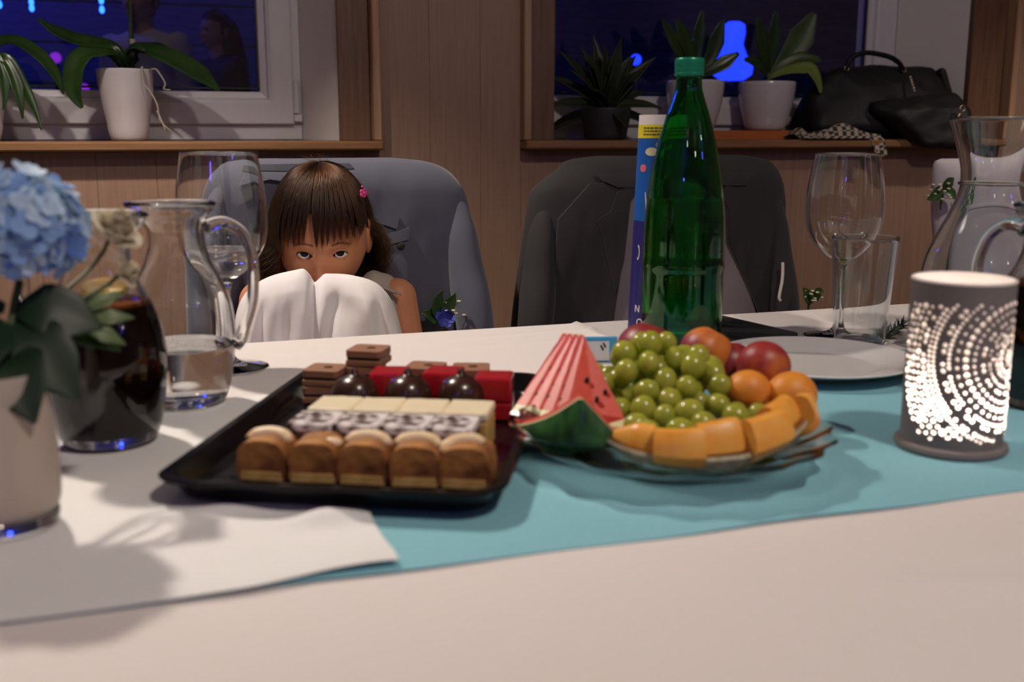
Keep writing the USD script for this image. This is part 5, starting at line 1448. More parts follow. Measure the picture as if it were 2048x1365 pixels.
for ex, o in EYES:
    for k in range(130):
        t_ = hr.random()
        x = ex - o * 0.013 + o * 0.026 * t_
        z = EZ + 0.0125 + 0.0022 * math.sin(math.pi * min(1, t_ * 1.0)) - 0.002 * (t_ > 0.7) * (t_ - 0.7) + hr.normal() * 0.0008
        y0 = skin_y(x, z) - 0.0006
        a = np.array([x, y0, z]); b_ = a + np.array([-o * 0.0042, -0.0006, 0.0008 + 0.0005 * hr.normal()])
        bs.append(np.array([a, (a + b_) / 2, b_])); bw.append(0.00025)
BROW = (bs, bw)
curves(girl, 'eyebrows', bs, bw, 'brow_hair')

cl = [moved(ball(0.0032, 2, (1, 0.5, 1)), (0.0038 * math.cos(q), 0, 0.0038 * math.sin(q))) for q in np.linspace(0, 2 * np.pi, 5, endpoint=False)] + [moved(ball(0.0022, 2), (0, -0.001, 0)), moved(ball(0.0016, 2), (-0.002, 0, 0.009))]
part(girl, 'hair_clip', moved(cat_(cl), rz=35, t=HT(np.array([0.0655, -0.032, 0.080]))), 'pink_clip', label='pink flower hair clip')

dress = [[(0.068, (-0.04, 0.10, 0.655)), (0.068, (0.04, 0.10, 0.655)), (0.062, (-0.035, 0.105, 0.57)), (0.062, (0.035, 0.105, 0.57))],
         [(0.064, (-0.035, 0.105, 0.57)), (0.064, (0.035, 0.105, 0.57)), (0.076, (-0.05, 0.105, 0.50)), (0.076, (0.05, 0.105, 0.50))],
         [(0.074, (-0.05, 0.10, 0.50)), (0.074, (0.05, 0.10, 0.50)), (0.070, (-0.065, -0.10, 0.50)), (0.070, (0.065, -0.10, 0.50))],
         [(0.046, (-0.056, 0.090, 0.715)), (0.046, (0.056, 0.090, 0.715)), (0.055, (0, 0.098, 0.69))]]
for s in (-1, 1):
    dress.append([(0.020, (s * 0.058, 0.050, 0.725)), (0.020, (s * 0.085, 0.055, 0.725)), (0.018, (s * 0.070, 0.082, 0.758)), (0.018, (s * 0.088, 0.085, 0.752))])
dm = smooth_body(bones(dress), 0.009, 5)
v = np.array(dm.vertices)
dm.vertices = v + 0.006 * (meshkit.fbm(v * [60, 60, 25], 3, 5) - 0.5)[:, None] * dm.vertex_normals
part(girl, 'dress', dm, 'satin', smooth=True, label='beige satin sleeveless dress')
def frill(p0, d, w, L):
    u = np.linspace(0, 1, 10)
    P = np.zeros((10, 9, 3))
    for i, a in enumerate(u):
        for j_, b_ in enumerate(np.linspace(-1, 1, 9)):
            P[i, j_] = np.array(p0) + np.array(d) * L * a + np.array([0.0, -0.25, 1.0]) * w * b_ * (1 - a ** 1.6) * 0.7 + np.array([0, -0.006 * math.sin(3 * b_ + 2 * a), 0])
    return sheet(P, 0.0010)
for s in (-1, 1):
    part(girl, 'shoulder_frill', frill((s * 0.078, 0.044, 0.752), (s * 1.0, -0.35, -0.25), 0.010, 0.030), 'satin', smooth=True)
    part(girl, 'shoe', moved(rbox(0.056, 0.15, 0.055, 0.022), (s * 0.062, -0.175, 0.022)), 'shoe_white')

# ---- the cloth she holds up in front of her mouth (in her space, draped over the hands)
sil = [(-0.1290, 0.716), (-0.1270, 0.734), (-0.1190, 0.758), (-0.1000, 0.779), (-0.0700, 0.7935), (-0.0480, 0.7985), (-0.0350, 0.8005), (-0.0255, 0.7920), (-0.0190, 0.7800), (-0.0120, 0.7860), (-0.003, 0.7925), (0.0200, 0.7915), (0.0470, 0.7865), (0.0640, 0.7790), (0.0790, 0.7640), (0.0890, 0.7460), (0.0945, 0.7280), (0.0970, 0.7160)]
sil = np.array(sil)
sx = np.concatenate([[0], np.cumsum(np.hypot(*np.diff(sil, axis=0).T))]); sx /= sx[-1]
ss = np.linspace(0, 1, 150)
cx, cz = PchipInterpolator(sx, sil[:, 0])(ss), PchipInterpolator(sx, sil[:, 1])(ss)
prof = np.array([(0.034, -0.060), (0.024, -0.022), (0.012, -0.005), (0.004, -0.0005), (0.0, 0.0), (-0.006, -0.002), (-0.014, -0.009), (-0.022, -0.022), (-0.030, -0.045), (-0.036, -0.075), (-0.040, -0.11), (-0.040, -0.16), (-0.036, -0.21)])
pt = np.linspace(0, 1, 90)
py_, pz_ = PchipInterpolator(np.linspace(0, 1, len(prof)), prof[:, 0])(pt), PchipInterpolator(np.linspace(0, 1, len(prof)), prof[:, 1])(pt)
lobes = 0.014 * np.exp(-((cx + 0.050) / 0.040) ** 2) + 0.014 * np.exp(-((cx - 0.045) / 0.036) ** 2)
P = np.zeros((150, 90, 3))
for i in range(150):
    edge_ = 1 - abs(2 * ss[i] - 1) ** 6
    zz = np.maximum(cz[i] + pz_ * (0.55 + 0.45 * edge_), 0.56)
    dn = np.clip(-pz_ / 0.10, 0, 1) * (py_ < 0)
    yy = -0.074 - lobes[i] * (0.35 + 0.65 * np.clip(1 - np.abs(dn - 0.25), 0, 1)) + py_ * (0.45 + 0.55 * edge_)
    fold = 0.010 * np.exp(-((cx[i] + 0.0205 + 0.004 * dn) / 0.0045) ** 2) * np.clip(dn * 6 + 0.6, 0, 1)          # sharp valley down the middle
    fold = fold + 0.0055 * np.exp(-((cx[i] + 0.082 + 0.010 * dn) / 0.0065) ** 2) * sstep(dn, 0.15, 0.5) - 0.004 * np.exp(-((cx[i] + 0.098 + 0.004 * dn) / 0.006) ** 2) * sstep(dn, 0.2, 0.6)
    fold = fold + 0.0040 * np.exp(-((cx[i] + 0.052) / 0.007) ** 2) * sstep(dn, 0.3, 0.8) + 0.0045 * np.exp(-((cx[i] - 0.018 + 0.03 * dn) / 0.008) ** 2) * sstep(dn, 0.1, 0.4)
    fold = fold + 0.0050 * np.exp(-((cx[i] - 0.062 - 0.010 * dn) / 0.007) ** 2) * sstep(dn, 0.1, 0.4) - 0.003 * np.exp(-((cx[i] - 0.048 - 0.004 * dn) / 0.006) ** 2) * sstep(dn, 0.1, 0.5)
    fold = fold * 1.35 + 0.0035 * np.sin(60 * (cx[i] + 0.55 * (zz - 0.78)) + 1.0) * sstep(dn, 0.15, 0.5) * (cx[i] > -0.015) + 0.0022 * np.sin(95 * (cx[i] - 0.3 * (zz - 0.78))) * sstep(dn, 0.2, 0.6)
    fold = fold + 0.0055 * (meshkit.fbm(np.stack([np.full(90, cx[i] * 45), zz * 10, np.zeros(90)], -1), 3, 9) - 0.5)
    x_ = cx[i] + 0.012 * dn * (2 * ss[i] - 1)
    P[i] = np.column_stack([x_, yy + fold, zz])
t = solo('napkin', sheet(P, 0.0009), 'napkin_white', 'white cloth held up over the mouth of the girl, falling behind the table edge', 'cloth', smooth=True, loc=GL, rotz=GR)

# ---- two figures outside, standing in for a reflection in the left pane
def adult(label, loc, rotz, h, hair, top, female):
    t = thing('person', label, 'person', loc, rotz)
    k = h / 1.75
    q = lambda r, x, y, z: (r * k, (x * k, y * k, z * k))
    L = []
    sw = 0.165 if female else 0.195
    for s in (-1, 1):
        L += [[q(0.09, s * 0.09, 0, 0.92), q(0.058, s * 0.10, -0.01, 0.50)], [q(0.058, s * 0.10, -0.01, 0.50), q(0.04, s * 0.10, 0.02, 0.09)], [q(0.04, s * 0.10, 0.03, 0.05), q(0.03, s * 0.11, -0.15, 0.032)],
              [q(0.055, s * sw, 0, 1.42), q(0.042, s * (sw + 0.05), 0.02, 1.13)], [q(0.042, s * (sw + 0.05), 0.02, 1.13), q(0.028, s * (sw + 0.03), -0.12, 0.92)]]
        L += [[(r, p) for r, p in b] for b in hand((s * (sw + 0.03) * k, -0.12 * k, 0.915 * k), (0, -0.4, -1), (s, 0, 0), (0, -1, 0.2), 0.185 * k, 0.35)]
    L += [[q(0.12, -0.07, 0, 0.98), q(0.12, 0.07, 0, 0.98), q(0.10, -0.06, 0, 1.15), q(0.10, 0.06, 0, 1.15)], [q(0.10, -0.06, 0, 1.15), q(0.10, 0.06, 0, 1.15), q(0.09, -0.12, 0, 1.38), q(0.09, 0.12, 0, 1.38)],
          [q(0.06, -0.12, 0, 1.41), q(0.06, 0.12, 0, 1.41), q(0.055, 0, 0, 1.46)], [q(0.055, 0, 0, 1.45), q(0.055, 0, -0.01, 1.54)]]
    body = mf(smooth_body(bones(L), 0.03 * k, 4))
    hd = ball(1.0, 5)
    d = np.array(hd.vertices)
    P = d * [0.074, 0.096, 0.118]
    P[:, 0] *= 1 - 0.25 * sstep(-d[:, 2], 0.2, 1.0)
    f = sstep(-d[:, 1], 0.2, 0.6)
    g = lambda cx, cz, a, b: np.exp(-((P[:, 0] - cx) / a) ** 2 - ((P[:, 2] - cz) / b) ** 2)
    P[:, 1] -= f * (0.022 * g(0, -0.025, 0.012, 0.02) + 0.008 * g(0, 0.02, 0.05, 0.012) - 0.010 * (g(-0.03, 0.0, 0.015, 0.012) + g(0.03, 0.0, 0.015, 0.012)) + 0.007 * g(0, -0.062, 0.02, 0.012) + 0.008 * g(0, -0.1, 0.02, 0.02))
    P = P * k + np.array([0, -0.02, 1.635]) * k
    body = body + mf((P, hd.faces))
    for s in (-1, 1):
        body = body + mf(moved(ball(1.0, 3, (0.012 * k, 0.022 * k, 0.034 * k)), (s * 0.073 * k, 0.0, 1.63 * k)))
    part(t, 'body', frommf(body), 'skin_dim', smooth=60)
    for s in (-1, 1):
        part(t, 'eye', moved(ball(0.010 * k, 2), (s * 0.03 * k, -0.098 * k, 1.637 * k)), 'pupil_black')
    part(t, 'mouth', moved(ball(1.0, 2, (0.02 * k, 0.006 * k, 0.006 * k)), (0, -0.112 * k, 1.572 * k)), 'skin')
    hp = d * [0.083, 0.106, 0.128]
    line = np.where(d[:, 1] < -0.2, 0.45, -0.25)
    hp = hp * (0.86 + 0.14 * sstep(d[:, 2], line - 0.15, line + 0.15))[:, None]
    hm = [trimesh.Trimesh(hp * k + np.array([0, -0.012, 1.640]) * k, hd.faces, process=False)]
    if female:
        hm.append(frommf(m3.Manifold.batch_hull([S_(0.085 * k, (0, 0.045 * k, 1.64 * k)), S_(0.075 * k, (0.05 * k, 0.075 * k, 1.45 * k)), S_(0.075 * k, (-0.05 * k, 0.075 * k, 1.45 * k)), S_(0.05 * k, (0, 0.09 * k, 1.32 * k))])))
    part(t, 'hair', cat_(hm), hair, smooth=True)
    C = [[q(0.132, -0.07, 0, 0.98), q(0.132, 0.07, 0, 0.98), q(0.112, -0.06, 0, 1.15), q(0.112, 0.06, 0, 1.15)], [q(0.112, -0.06, 0, 1.15), q(0.112, 0.06, 0, 1.15), q(0.100, -0.12, 0, 1.38), q(0.100, 0.12, 0, 1.38)], [q(0.070, -0.12, 0, 1.41), q(0.070, 0.12, 0, 1.41), q(0.060, 0, 0, 1.455)]]
    for s in (-1, 1):
        C += [[q(0.064, s * sw, 0, 1.42), q(0.052, s * (sw + 0.05), 0.02, 1.13)], [q(0.052, s * (sw + 0.05), 0.02, 1.13), q(0.038, s * (sw + 0.033), -0.10, 0.95)]]
    part(t, 'shirt' if not female else 'dress', smooth_body(bones(C), 0.03 * k, 4), top, smooth=True)
    Lg = []
    for s in (-1, 1):
        Lg += [[q(0.102, s * 0.09, 0, 0.93), q(0.072, s * 0.10, -0.01, 0.50)], [q(0.072, s * 0.10, -0.01, 0.50), q(0.055, s * 0.10, 0.02, 0.10)]]
    part(t, 'trousers' if not female else 'skirt', smooth_body(bones(Lg), 0.03 * k, 4), 'dark_suit', smooth=True)
adult('man in a white shirt outside, standing in for a reflection in the left window', (-0.065, 5.75, 0), -35, 1.74, 'hair_dark', 'shirt_white', False)
adult('woman with long dark hair outside, standing in for a reflection in the left window', (0.33, 6.45, 0), -60, 1.66, 'hair_dark', 'dark_dress', True)

# ------------------------------------------------------------------ bouquet in the frosted vase (front left)
leafmat('petal_blue', (0.24, 0.42, 0.74), (0.36, 0.54, 0.82), 0.6, 0.4)
leafmat('petal_pale', (0.48, 0.64, 0.86), (0.62, 0.74, 0.90), 0.6, 0.4)
leafmat('petal_deep', (0.13, 0.25, 0.60), (0.22, 0.36, 0.70), 0.6, 0.4)
leafmat('petal_cream', (0.62, 0.56, 0.44), (0.72, 0.67, 0.56), 0.6, 0.35)
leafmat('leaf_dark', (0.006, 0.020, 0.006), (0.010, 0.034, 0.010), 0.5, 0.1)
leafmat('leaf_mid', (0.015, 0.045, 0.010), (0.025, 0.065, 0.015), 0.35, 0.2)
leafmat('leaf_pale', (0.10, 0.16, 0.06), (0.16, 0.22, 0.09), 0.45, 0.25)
M('stem_green', (0.04, 0.07, 0.02), 0.6)
M('floret_eye', (0.45, 0.5, 0.6), 0.6)
M('frosted_glass', (0.72, 0.63, 0.55), 0.45, transmission_weight=0.55, ior=1.3)
VX, VY, VZ = -0.104, 0.662, Z2
t = thing('flower_vase', 'small frosted glass vase holding the blue hydrangea at the left picture edge', 'vase', (VX, VY, VZ))
part(t, 'body', shell([tuple(x) for x in spline([(0, 0.010), (0.026, 0.010), (0.0300, 0.012), (0.0318, 0.020), (0.0322, 0.040), (0.0310, 0.065), (0.0280, 0.094)], 30)], 0.002, 48, 0.0125), 'frosted_glass', smooth=50)
part(t, 'base', lathe([(0, 0), (0.0265, 0), (0.0295, 0.0025), (0.0305, 0.0065), (0.0298, 0.0096), (0, 0.0097)], 48), 'solid_glass', label='thick clear glass base')

def petal(c, n, ang_, L, W, cup):
    n = np.array(n, float); n /= np.linalg.norm(n)
    a = np.cross(n, (0.3, 0.2, 0.93)); a /= np.linalg.norm(a); b = np.cross(n, a)
    d = a * math.cos(ang_) + b * math.sin(ang_); s = np.cross(n, d)
    P = np.zeros((6, 5, 3))
    for i, u in enumerate(np.linspace(0.04, 1, 6)):
        w = W * (math.sin(math.pi * min(0.94, 0.10 + 0.80 * u)) ** 0.7)
        for j_, v in enumerate(np.linspace(-1, 1, 5)):
            P[i, j_] = np.array(c) + d * L * u + s * w * v + n * (cup * u * u * L + 0.10 * W * v * v)
    return sheet(P, 0.0004)

h = thing('hydrangea', 'large blue hydrangea bloom in the vase at the left picture edge', 'flower', (0, 0, 0))
HCX = np.array([-0.090, 0.702, 0.925])
rng = random.Random(3)
nf = 0
for k in range(150):
    z = 1 - 1.55 * (k + 0.5) / 150
    a = k * 2.399963
    r = math.sqrt(max(0, 1 - z * z))
    d = np.array([r * math.cos(a), r * math.sin(a), z])
    c = HCX + d * [0.0385, 0.0385, 0.0375] * rng.uniform(0.88, 1.06)
    n = d + np.array([rng.uniform(-0.35, 0.35) for _ in range(3)])
    rot = rng.uniform(0, 1.57)
    L = rng.uniform(0.0075, 0.0098)
    ps = [petal(c, n, rot + q * math.pi / 2, L, L * 0.52, rng.uniform(0.0, 0.35)) for q in range(4)]
    f = part(h, 'floret', cat_(ps), ('petal_blue', 'petal_pale', 'petal_pale', 'petal_blue', 'petal_pale', 'petal_deep')[rng.randrange(6)], smooth=True)
stems = [tube(spline([HCX + [0, 0, -0.030], (-0.095, 0.685, 0.87), (-0.10, 0.664, 0.80), (-0.101, 0.660, 0.768)], 12), 0.0026, 8)]
for k in range(26):
    d = np.array([rng.uniform(-1, 1), rng.uniform(-1, 1), rng.uniform(-0.4, 1)]); d /= np.linalg.norm(d)
    stems.append(tube([HCX + [0, 0, -0.028], HCX + d * 0.016, HCX + d * 0.034], 0.0009, 5))
part(h, 'stem', cat_(stems), 'stem_green')
part(h, 'core', moved(ball(0.027, 3), HCX), 'petal_deep', smooth=True)
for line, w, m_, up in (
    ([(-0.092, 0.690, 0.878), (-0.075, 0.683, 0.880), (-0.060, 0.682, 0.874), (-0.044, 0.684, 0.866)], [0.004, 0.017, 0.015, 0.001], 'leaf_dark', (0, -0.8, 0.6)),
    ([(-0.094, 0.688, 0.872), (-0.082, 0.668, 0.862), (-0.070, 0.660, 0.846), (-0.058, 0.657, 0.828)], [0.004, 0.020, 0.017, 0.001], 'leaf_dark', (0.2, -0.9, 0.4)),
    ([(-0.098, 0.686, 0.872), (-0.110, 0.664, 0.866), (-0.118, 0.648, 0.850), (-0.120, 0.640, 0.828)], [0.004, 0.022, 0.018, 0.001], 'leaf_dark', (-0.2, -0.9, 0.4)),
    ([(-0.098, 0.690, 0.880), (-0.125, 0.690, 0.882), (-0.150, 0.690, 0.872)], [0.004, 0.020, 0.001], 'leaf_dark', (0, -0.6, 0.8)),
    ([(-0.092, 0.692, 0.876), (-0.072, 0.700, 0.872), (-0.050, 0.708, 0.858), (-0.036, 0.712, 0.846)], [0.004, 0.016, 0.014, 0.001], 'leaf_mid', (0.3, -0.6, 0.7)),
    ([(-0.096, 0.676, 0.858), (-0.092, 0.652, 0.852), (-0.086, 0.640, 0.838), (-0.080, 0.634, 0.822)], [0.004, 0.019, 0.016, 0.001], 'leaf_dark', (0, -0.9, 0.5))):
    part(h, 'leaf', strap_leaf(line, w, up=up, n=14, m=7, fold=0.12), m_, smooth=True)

def rose(name, label, c, axis, R_, m_, n=16, seed=0):
    f = thing(name, label, 'flower', (0, 0, 0))
    rg = random.Random(seed)
    ax = np.array(axis, float); ax /= np.linalg.norm(ax)
    a = np.cross(ax, (0.2, 1, 0.1)); a /= np.linalg.norm(a); b = np.cross(ax, a)
    for k in range(n):
        q = k * 2.4 + rg.uniform(-0.2, 0.2); s = 0.25 + 0.75 * (k / (n - 1)) ** 0.8
        d = a * math.cos(q) + b * math.sin(q)
        op = 0.15 + 0.95 * (k / (n - 1)) ** 1.4
        P = np.zeros((7, 7, 3)); sd = np.cross(ax, d)
        for i, u in enumerate(np.linspace(0, 1, 7)):
            for j_, v in enumerate(np.linspace(-1, 1, 7)):
                w = R_ * s * 0.85 * math.sin(math.pi * (0.15 + 0.62 * u))
                rad = R_ * s * (0.22 + 0.55 * u * op + 0.22 * u ** 3 * op)
                P[i, j_] = np.array(c) + d * (rad * (1 - 0.28 * v * v * (1 - 0.6 * op))) + sd * w * v * 0.9 + ax * R_ * (1.15 * u * (1.15 - 0.5 * op) - 0.4 - 0.25 * op * u ** 3)
        part(f, 'petal', sheet(P, 0.0004), m_, smooth=True)
    base_ = np.array(c) - ax * R_ * 0.4
    st = spline([base_ + ax * R_ * 0.1, base_ - ax * R_ * 0.6 + [0, 0, -0.004], np.array([-0.088, 0.680, 0.862]), np.array([-0.097, 0.664, 0.80])], 14)
    part(f, 'stem', tube(st, 0.0014, 7), 'stem_green')
    return f
rose('white_rose', 'cream white rose beside the blue hydrangea, in front of the jug rims', (-0.0350, 0.752, 0.922), (0.55, -0.35, 0.75), 0.0185, 'petal_cream', 18, 1)
rose('white_rose', 'small cream rose bud low beside the hydrangea leaves', (-0.030, 0.752, 0.893), (0.8, -0.3, 0.3), 0.0115, 'petal_cream', 10, 2)
t = thing('foliage_sprig', 'pale green leaf sprig below the cream roses', 'leaves', (0, 0, 0))
for k, (a, b) in enumerate((((-0.058, 0.700, 0.872), (-0.030, 0.712, 0.884)), ((-0.056, 0.700, 0.868), (-0.026, 0.706, 0.868)), ((-0.056, 0.698, 0.864), (-0.032, 0.700, 0.852)))):
    a, b = np.array(a), np.array(b)
    part(t, 'leaf', strap_leaf([a, (a + b) / 2 + [0, -0.003, 0.002], b], [0.001, 0.006, 0.0005], up=(0, -0.8, 0.6), n=10, m=5), 'leaf_pale', smooth=True)
part(t, 'stem', tube(spline([(-0.056, 0.699, 0.868), (-0.08, 0.683, 0.856), (-0.098, 0.664, 0.80)], 10), 0.0011, 6), 'stem_green')

# ------------------------------------------------------------------ orchids and plants on the sills
M('pot_white', (0.56, 0.52, 0.53), 0.22, coat_weight=0.5)
M('bark', (0.05, 0.03, 0.02), 0.9, bump=(300, 0.6, 0.003))
M('aerial_root', (0.34, 0.30, 0.24), 0.7)
M('stake', (0.02, 0.015, 0.012), 0.5)
M('orange_tray', (0.42, 0.12, 0.025), 0.4)
M('dark_pot', (0.02, 0.02, 0.02), 0.5)
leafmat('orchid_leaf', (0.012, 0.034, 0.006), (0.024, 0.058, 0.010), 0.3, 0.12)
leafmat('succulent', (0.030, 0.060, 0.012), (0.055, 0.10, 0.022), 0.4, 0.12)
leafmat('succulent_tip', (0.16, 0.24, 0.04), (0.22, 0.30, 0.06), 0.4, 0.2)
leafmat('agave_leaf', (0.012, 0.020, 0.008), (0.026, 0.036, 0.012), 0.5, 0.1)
PZ = SILL + 0.0004
def pot(label, x, y, r0, r1, hgt, name='flower_pot', m_='pot_white', z=PZ):
    t = thing(name, label, 'plant pot', (x, y, z))
    o = spline([(0, 0.0), (r0 - 0.004, 0.0), (r0, 0.003), (r0 + (r1 - r0) * 0.42, hgt * 0.35), (r0 + (r1 - r0) * 0.85, hgt * 0.75), (r1, hgt)], 30)
    part(t, 'pot', shell([tuple(q) for q in o], 0.004, 48, 0.006), m_, smooth=50)
    part(t, 'potting_bark', lathe([(0, hgt * 0.5), (r1 * 0.80, hgt * 0.5), (r1 - 0.007, hgt - 0.016), (r1 * 0.5, hgt - 0.009), (0, hgt - 0.006)], 32, lambda a, r, z: 1 + 0.02 * np.sin(7 * a)), 'bark')
    return t
pot('glossy white tapered pot of the orchid in front of the left window', -0.072, 2.45, 0.037, 0.0585, 0.148)
o = thing('orchid', 'orchid with broad dark leaves and a bare stake in the white pot', 'orchid', (0, 0, 0))
OL = [
 ([(-0.066, 2.45, 1.118), (-0.095, 2.435, 1.160), (-0.150, 2.42, 1.166), (-0.195, 2.415, 1.182), (-0.232, 2.41, 1.213)], [0.006, 0.020, 0.026, 0.022, 0.003], (0.1, -0.55, 0.85), 0.30),
 ([(-0.070, 2.44, 1.118), (-0.098, 2.41, 1.150), (-0.140, 2.385, 1.142), (-0.165, 2.37, 1.105), (-0.168, 2.365, 1.070), (-0.156, 2.36, 1.034)], [0.006, 0.018, 0.024, 0.027, 0.022, 0.004], (-0.55, -0.80, 0.45), 0.25),
 ([(-0.064, 2.45, 1.118), (-0.035, 2.43, 1.155), (0.010, 2.405, 1.142), (0.055, 2.395, 1.118), (0.092, 2.39, 1.092), (0.115, 2.385, 1.072)], [0.006, 0.018, 0.025, 0.029, 0.027, 0.005], (0.45, -0.75, 0.6), 0.25),
 ([(-0.066, 2.455, 1.118), (-0.040, 2.46, 1.160), (0.000, 2.465, 1.160), (0.035, 2.465, 1.136)], [0.005, 0.016, 0.019, 0.003], (0.2, -0.6, 0.8), 0.3),
 ([(-0.076, 2.46, 1.118), (-0.105, 2.475, 1.150), (-0.150, 2.48, 1.140), (-0.185, 2.478, 1.105)], [0.005, 0.015, 0.018, 0.003], (-0.2, -0.6, 0.8), 0.3),
 ([(-0.066, 2.45, 1.118), (-0.060, 2.43, 1.150), (-0.046, 2.41, 1.160), (-0.030, 2.395, 1.152)], [0.005, 0.013, 0.014, 0.003], (0.0, -0.7, 0.7), 0.3)]
for line, w, up, fd in OL:
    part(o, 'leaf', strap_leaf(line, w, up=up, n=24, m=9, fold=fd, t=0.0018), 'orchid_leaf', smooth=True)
part(o, 'flower_stem', tube(spline([(-0.060, 2.452, 1.112), (-0.055, 2.447, 1.20), (-0.050, 2.442, 1.29), (-0.045, 2.438, 1.40), (-0.02, 2.42, 1.52), (0.03, 2.40, 1.58)], 24), 0.0035, 8), 'stem_green')
part(o, 'stake', tube([(-0.056, 2.459, 1.112), (-0.046, 2.450, 1.46)], 0.0042, 8), 'stake')
part(o, 'clip', moved(lathe([(0.004, -0.005), (0.007, -0.005), (0.007, 0.005), (0.004, 0.005), (0.004, -0.005)], 16), (-0.053, 2.450, 1.175)), 'aerial_root')
for line in ([(-0.040, 2.425, 1.112), (-0.036, 2.392, 1.119), (-0.036, 2.389, 1.092), (-0.020, 2.384, 1.064), (-0.010, 2.380, 1.038), (-0.008, 2.376, 1.012), (0.003, 2.374, 0.998), (0.014, 2.372, 0.987)],
             [(-0.025, 2.43, 1.112), (-0.010, 2.398, 1.116), (0.000, 2.392, 1.103), (0.008, 2.388, 1.084), (0.004, 2.386, 1.076), (0.018, 2.384, 1.073)], [(-0.012, 2.377, 1.03), (-0.002, 2.375, 1.004), (0.002, 2.374, 0.991)]):
    part(o, 'aerial_root', tube(spline(line, 24), np.linspace(0.0022, 0.0013, 24), 8), 'aerial_root')

pot('glossy white pot cut off by the left picture edge', -0.362, 2.45, 0.037, 0.0585, 0.148)
o = thing('orchid', 'orchid with long drooping leaves at the left picture edge', 'orchid', (0, 0, 0))
for line, w, up in (
 ([(-0.355, 2.45, 1.112), (-0.325, 2.43, 1.156), (-0.285, 2.415, 1.166), (-0.245, 2.40, 1.146), (-0.212, 2.39, 1.110), (-0.193, 2.385, 1.062)], [0.005, 0.016, 0.020, 0.020, 0.016, 0.002], (0.5, -0.6, 0.6)),
 ([(-0.350, 2.44, 1.112), (-0.318, 2.40, 1.140), (-0.300, 2.385, 1.085), (-0.306, 2.38, 1.030)], [0.004, 0.009, 0.011, 0.002], (0.3, -0.9, 0.2)),
 ([(-0.350, 2.44, 1.112), (-0.305, 2.40, 1.132), (-0.278, 2.385, 1.075), (-0.272, 2.38, 1.012)], [0.004, 0.009, 0.012, 0.002], (0.3, -0.9, 0.2)),
 ([(-0.350, 2.44, 1.112), (-0.300, 2.41, 1.136), (-0.262, 2.40, 1.062), (-0.239, 2.385, 0.990)], [0.004, 0.009, 0.012, 0.002], (0.5, -0.8, 0.2)),
 ([(-0.365, 2.45, 1.112), (-0.400, 2.44, 1.160), (-0.450, 2.43, 1.165), (-0.50, 2.42, 1.13)], [0.005, 0.018, 0.022, 0.003], (-0.3, -0.6, 0.7))):
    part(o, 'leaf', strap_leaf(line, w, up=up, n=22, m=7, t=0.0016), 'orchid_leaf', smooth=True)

solo('planter_saucer', extrude(sg.box(-0.135, -0.055, 0.135, 0.055).buffer(0.012, 6), 0.0225), 'orange_tray', 'orange brown tray under the two white pots of the right window', 'saucer', loc=(1.40, 2.452, PZ), smooth=False)
SZ = PZ + 0.0228
def wide_pot(label, x):
    t = thing('flower_pot', label, 'plant pot', (x, 2.455, SZ))
    o = spline([(0, 0.0), (0.043, 0.0), (0.049, 0.004), (0.060, 0.035), (0.069, 0.075), (0.0735, 0.118), (0.0725, 0.122)], 30)
    part(t, 'pot', shell([tuple(q) for q in o], 0.004, 48, 0.006), 'pot_white', smooth=50)
    part(t, 'potting_bark', lathe([(0, 0.06), (0.055, 0.06), (0.064, 0.108), (0.03, 0.113), (0, 0.115)], 32), 'bark')
wide_pot('white plant pot partly behind the green bottle', 1.285)
wide_pot('white plant pot left of the black bag', 1.492)
def plant(label, base_, leaves, m_):
    p = thing('potted_plant', label, 'plant', (0, 0, 0))
    b = np.array(base_, float)
    part(p, 'stem', tube([b, b + [0.002, 0, 0.028]], [0.010, 0.007], 8), 'stem_green')
    for tip, bend, w, mm in leaves:
        tip, bend = np.array(tip), np.array(bend)
        part(p, 'leaf', strap_leaf([b + [0, 0, 0.012], bend, (bend + tip) / 2 + (bend - b) * 0.06, tip], [0.005, w * 0.7, w, w * 0.25], up=(0.1, -0.85, 0.5), n=16, m=7, t=0.0022, fold=0.18), mm or m_, smooth=True)
    return p
plant('dark upright leafy plant in the white pot behind the green bottle', (1.285, 2.455, 1.108),
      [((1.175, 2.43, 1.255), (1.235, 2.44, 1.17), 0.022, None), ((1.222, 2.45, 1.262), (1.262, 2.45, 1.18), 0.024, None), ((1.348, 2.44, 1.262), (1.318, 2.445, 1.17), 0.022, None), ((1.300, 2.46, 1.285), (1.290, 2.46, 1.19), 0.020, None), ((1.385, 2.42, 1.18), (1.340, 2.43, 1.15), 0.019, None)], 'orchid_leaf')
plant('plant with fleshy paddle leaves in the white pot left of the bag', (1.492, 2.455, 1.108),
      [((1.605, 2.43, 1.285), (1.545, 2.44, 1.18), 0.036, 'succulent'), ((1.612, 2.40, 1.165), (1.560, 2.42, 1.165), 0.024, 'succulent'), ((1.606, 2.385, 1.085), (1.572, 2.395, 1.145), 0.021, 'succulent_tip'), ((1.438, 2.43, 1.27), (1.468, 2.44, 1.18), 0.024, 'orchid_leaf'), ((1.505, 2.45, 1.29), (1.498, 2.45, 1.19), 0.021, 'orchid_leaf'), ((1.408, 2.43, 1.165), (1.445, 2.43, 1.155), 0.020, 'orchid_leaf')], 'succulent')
pot('dark low pot hidden under the spiky plant in the right window', 1.035, 2.44, 0.050, 0.062, 0.075, m_='dark_pot')
a = thing('agave', 'large dark spiky leaved plant left of the bottle in the right window', 'plant', (1.035, 2.44, 1.035))
rng = random.Random(9)
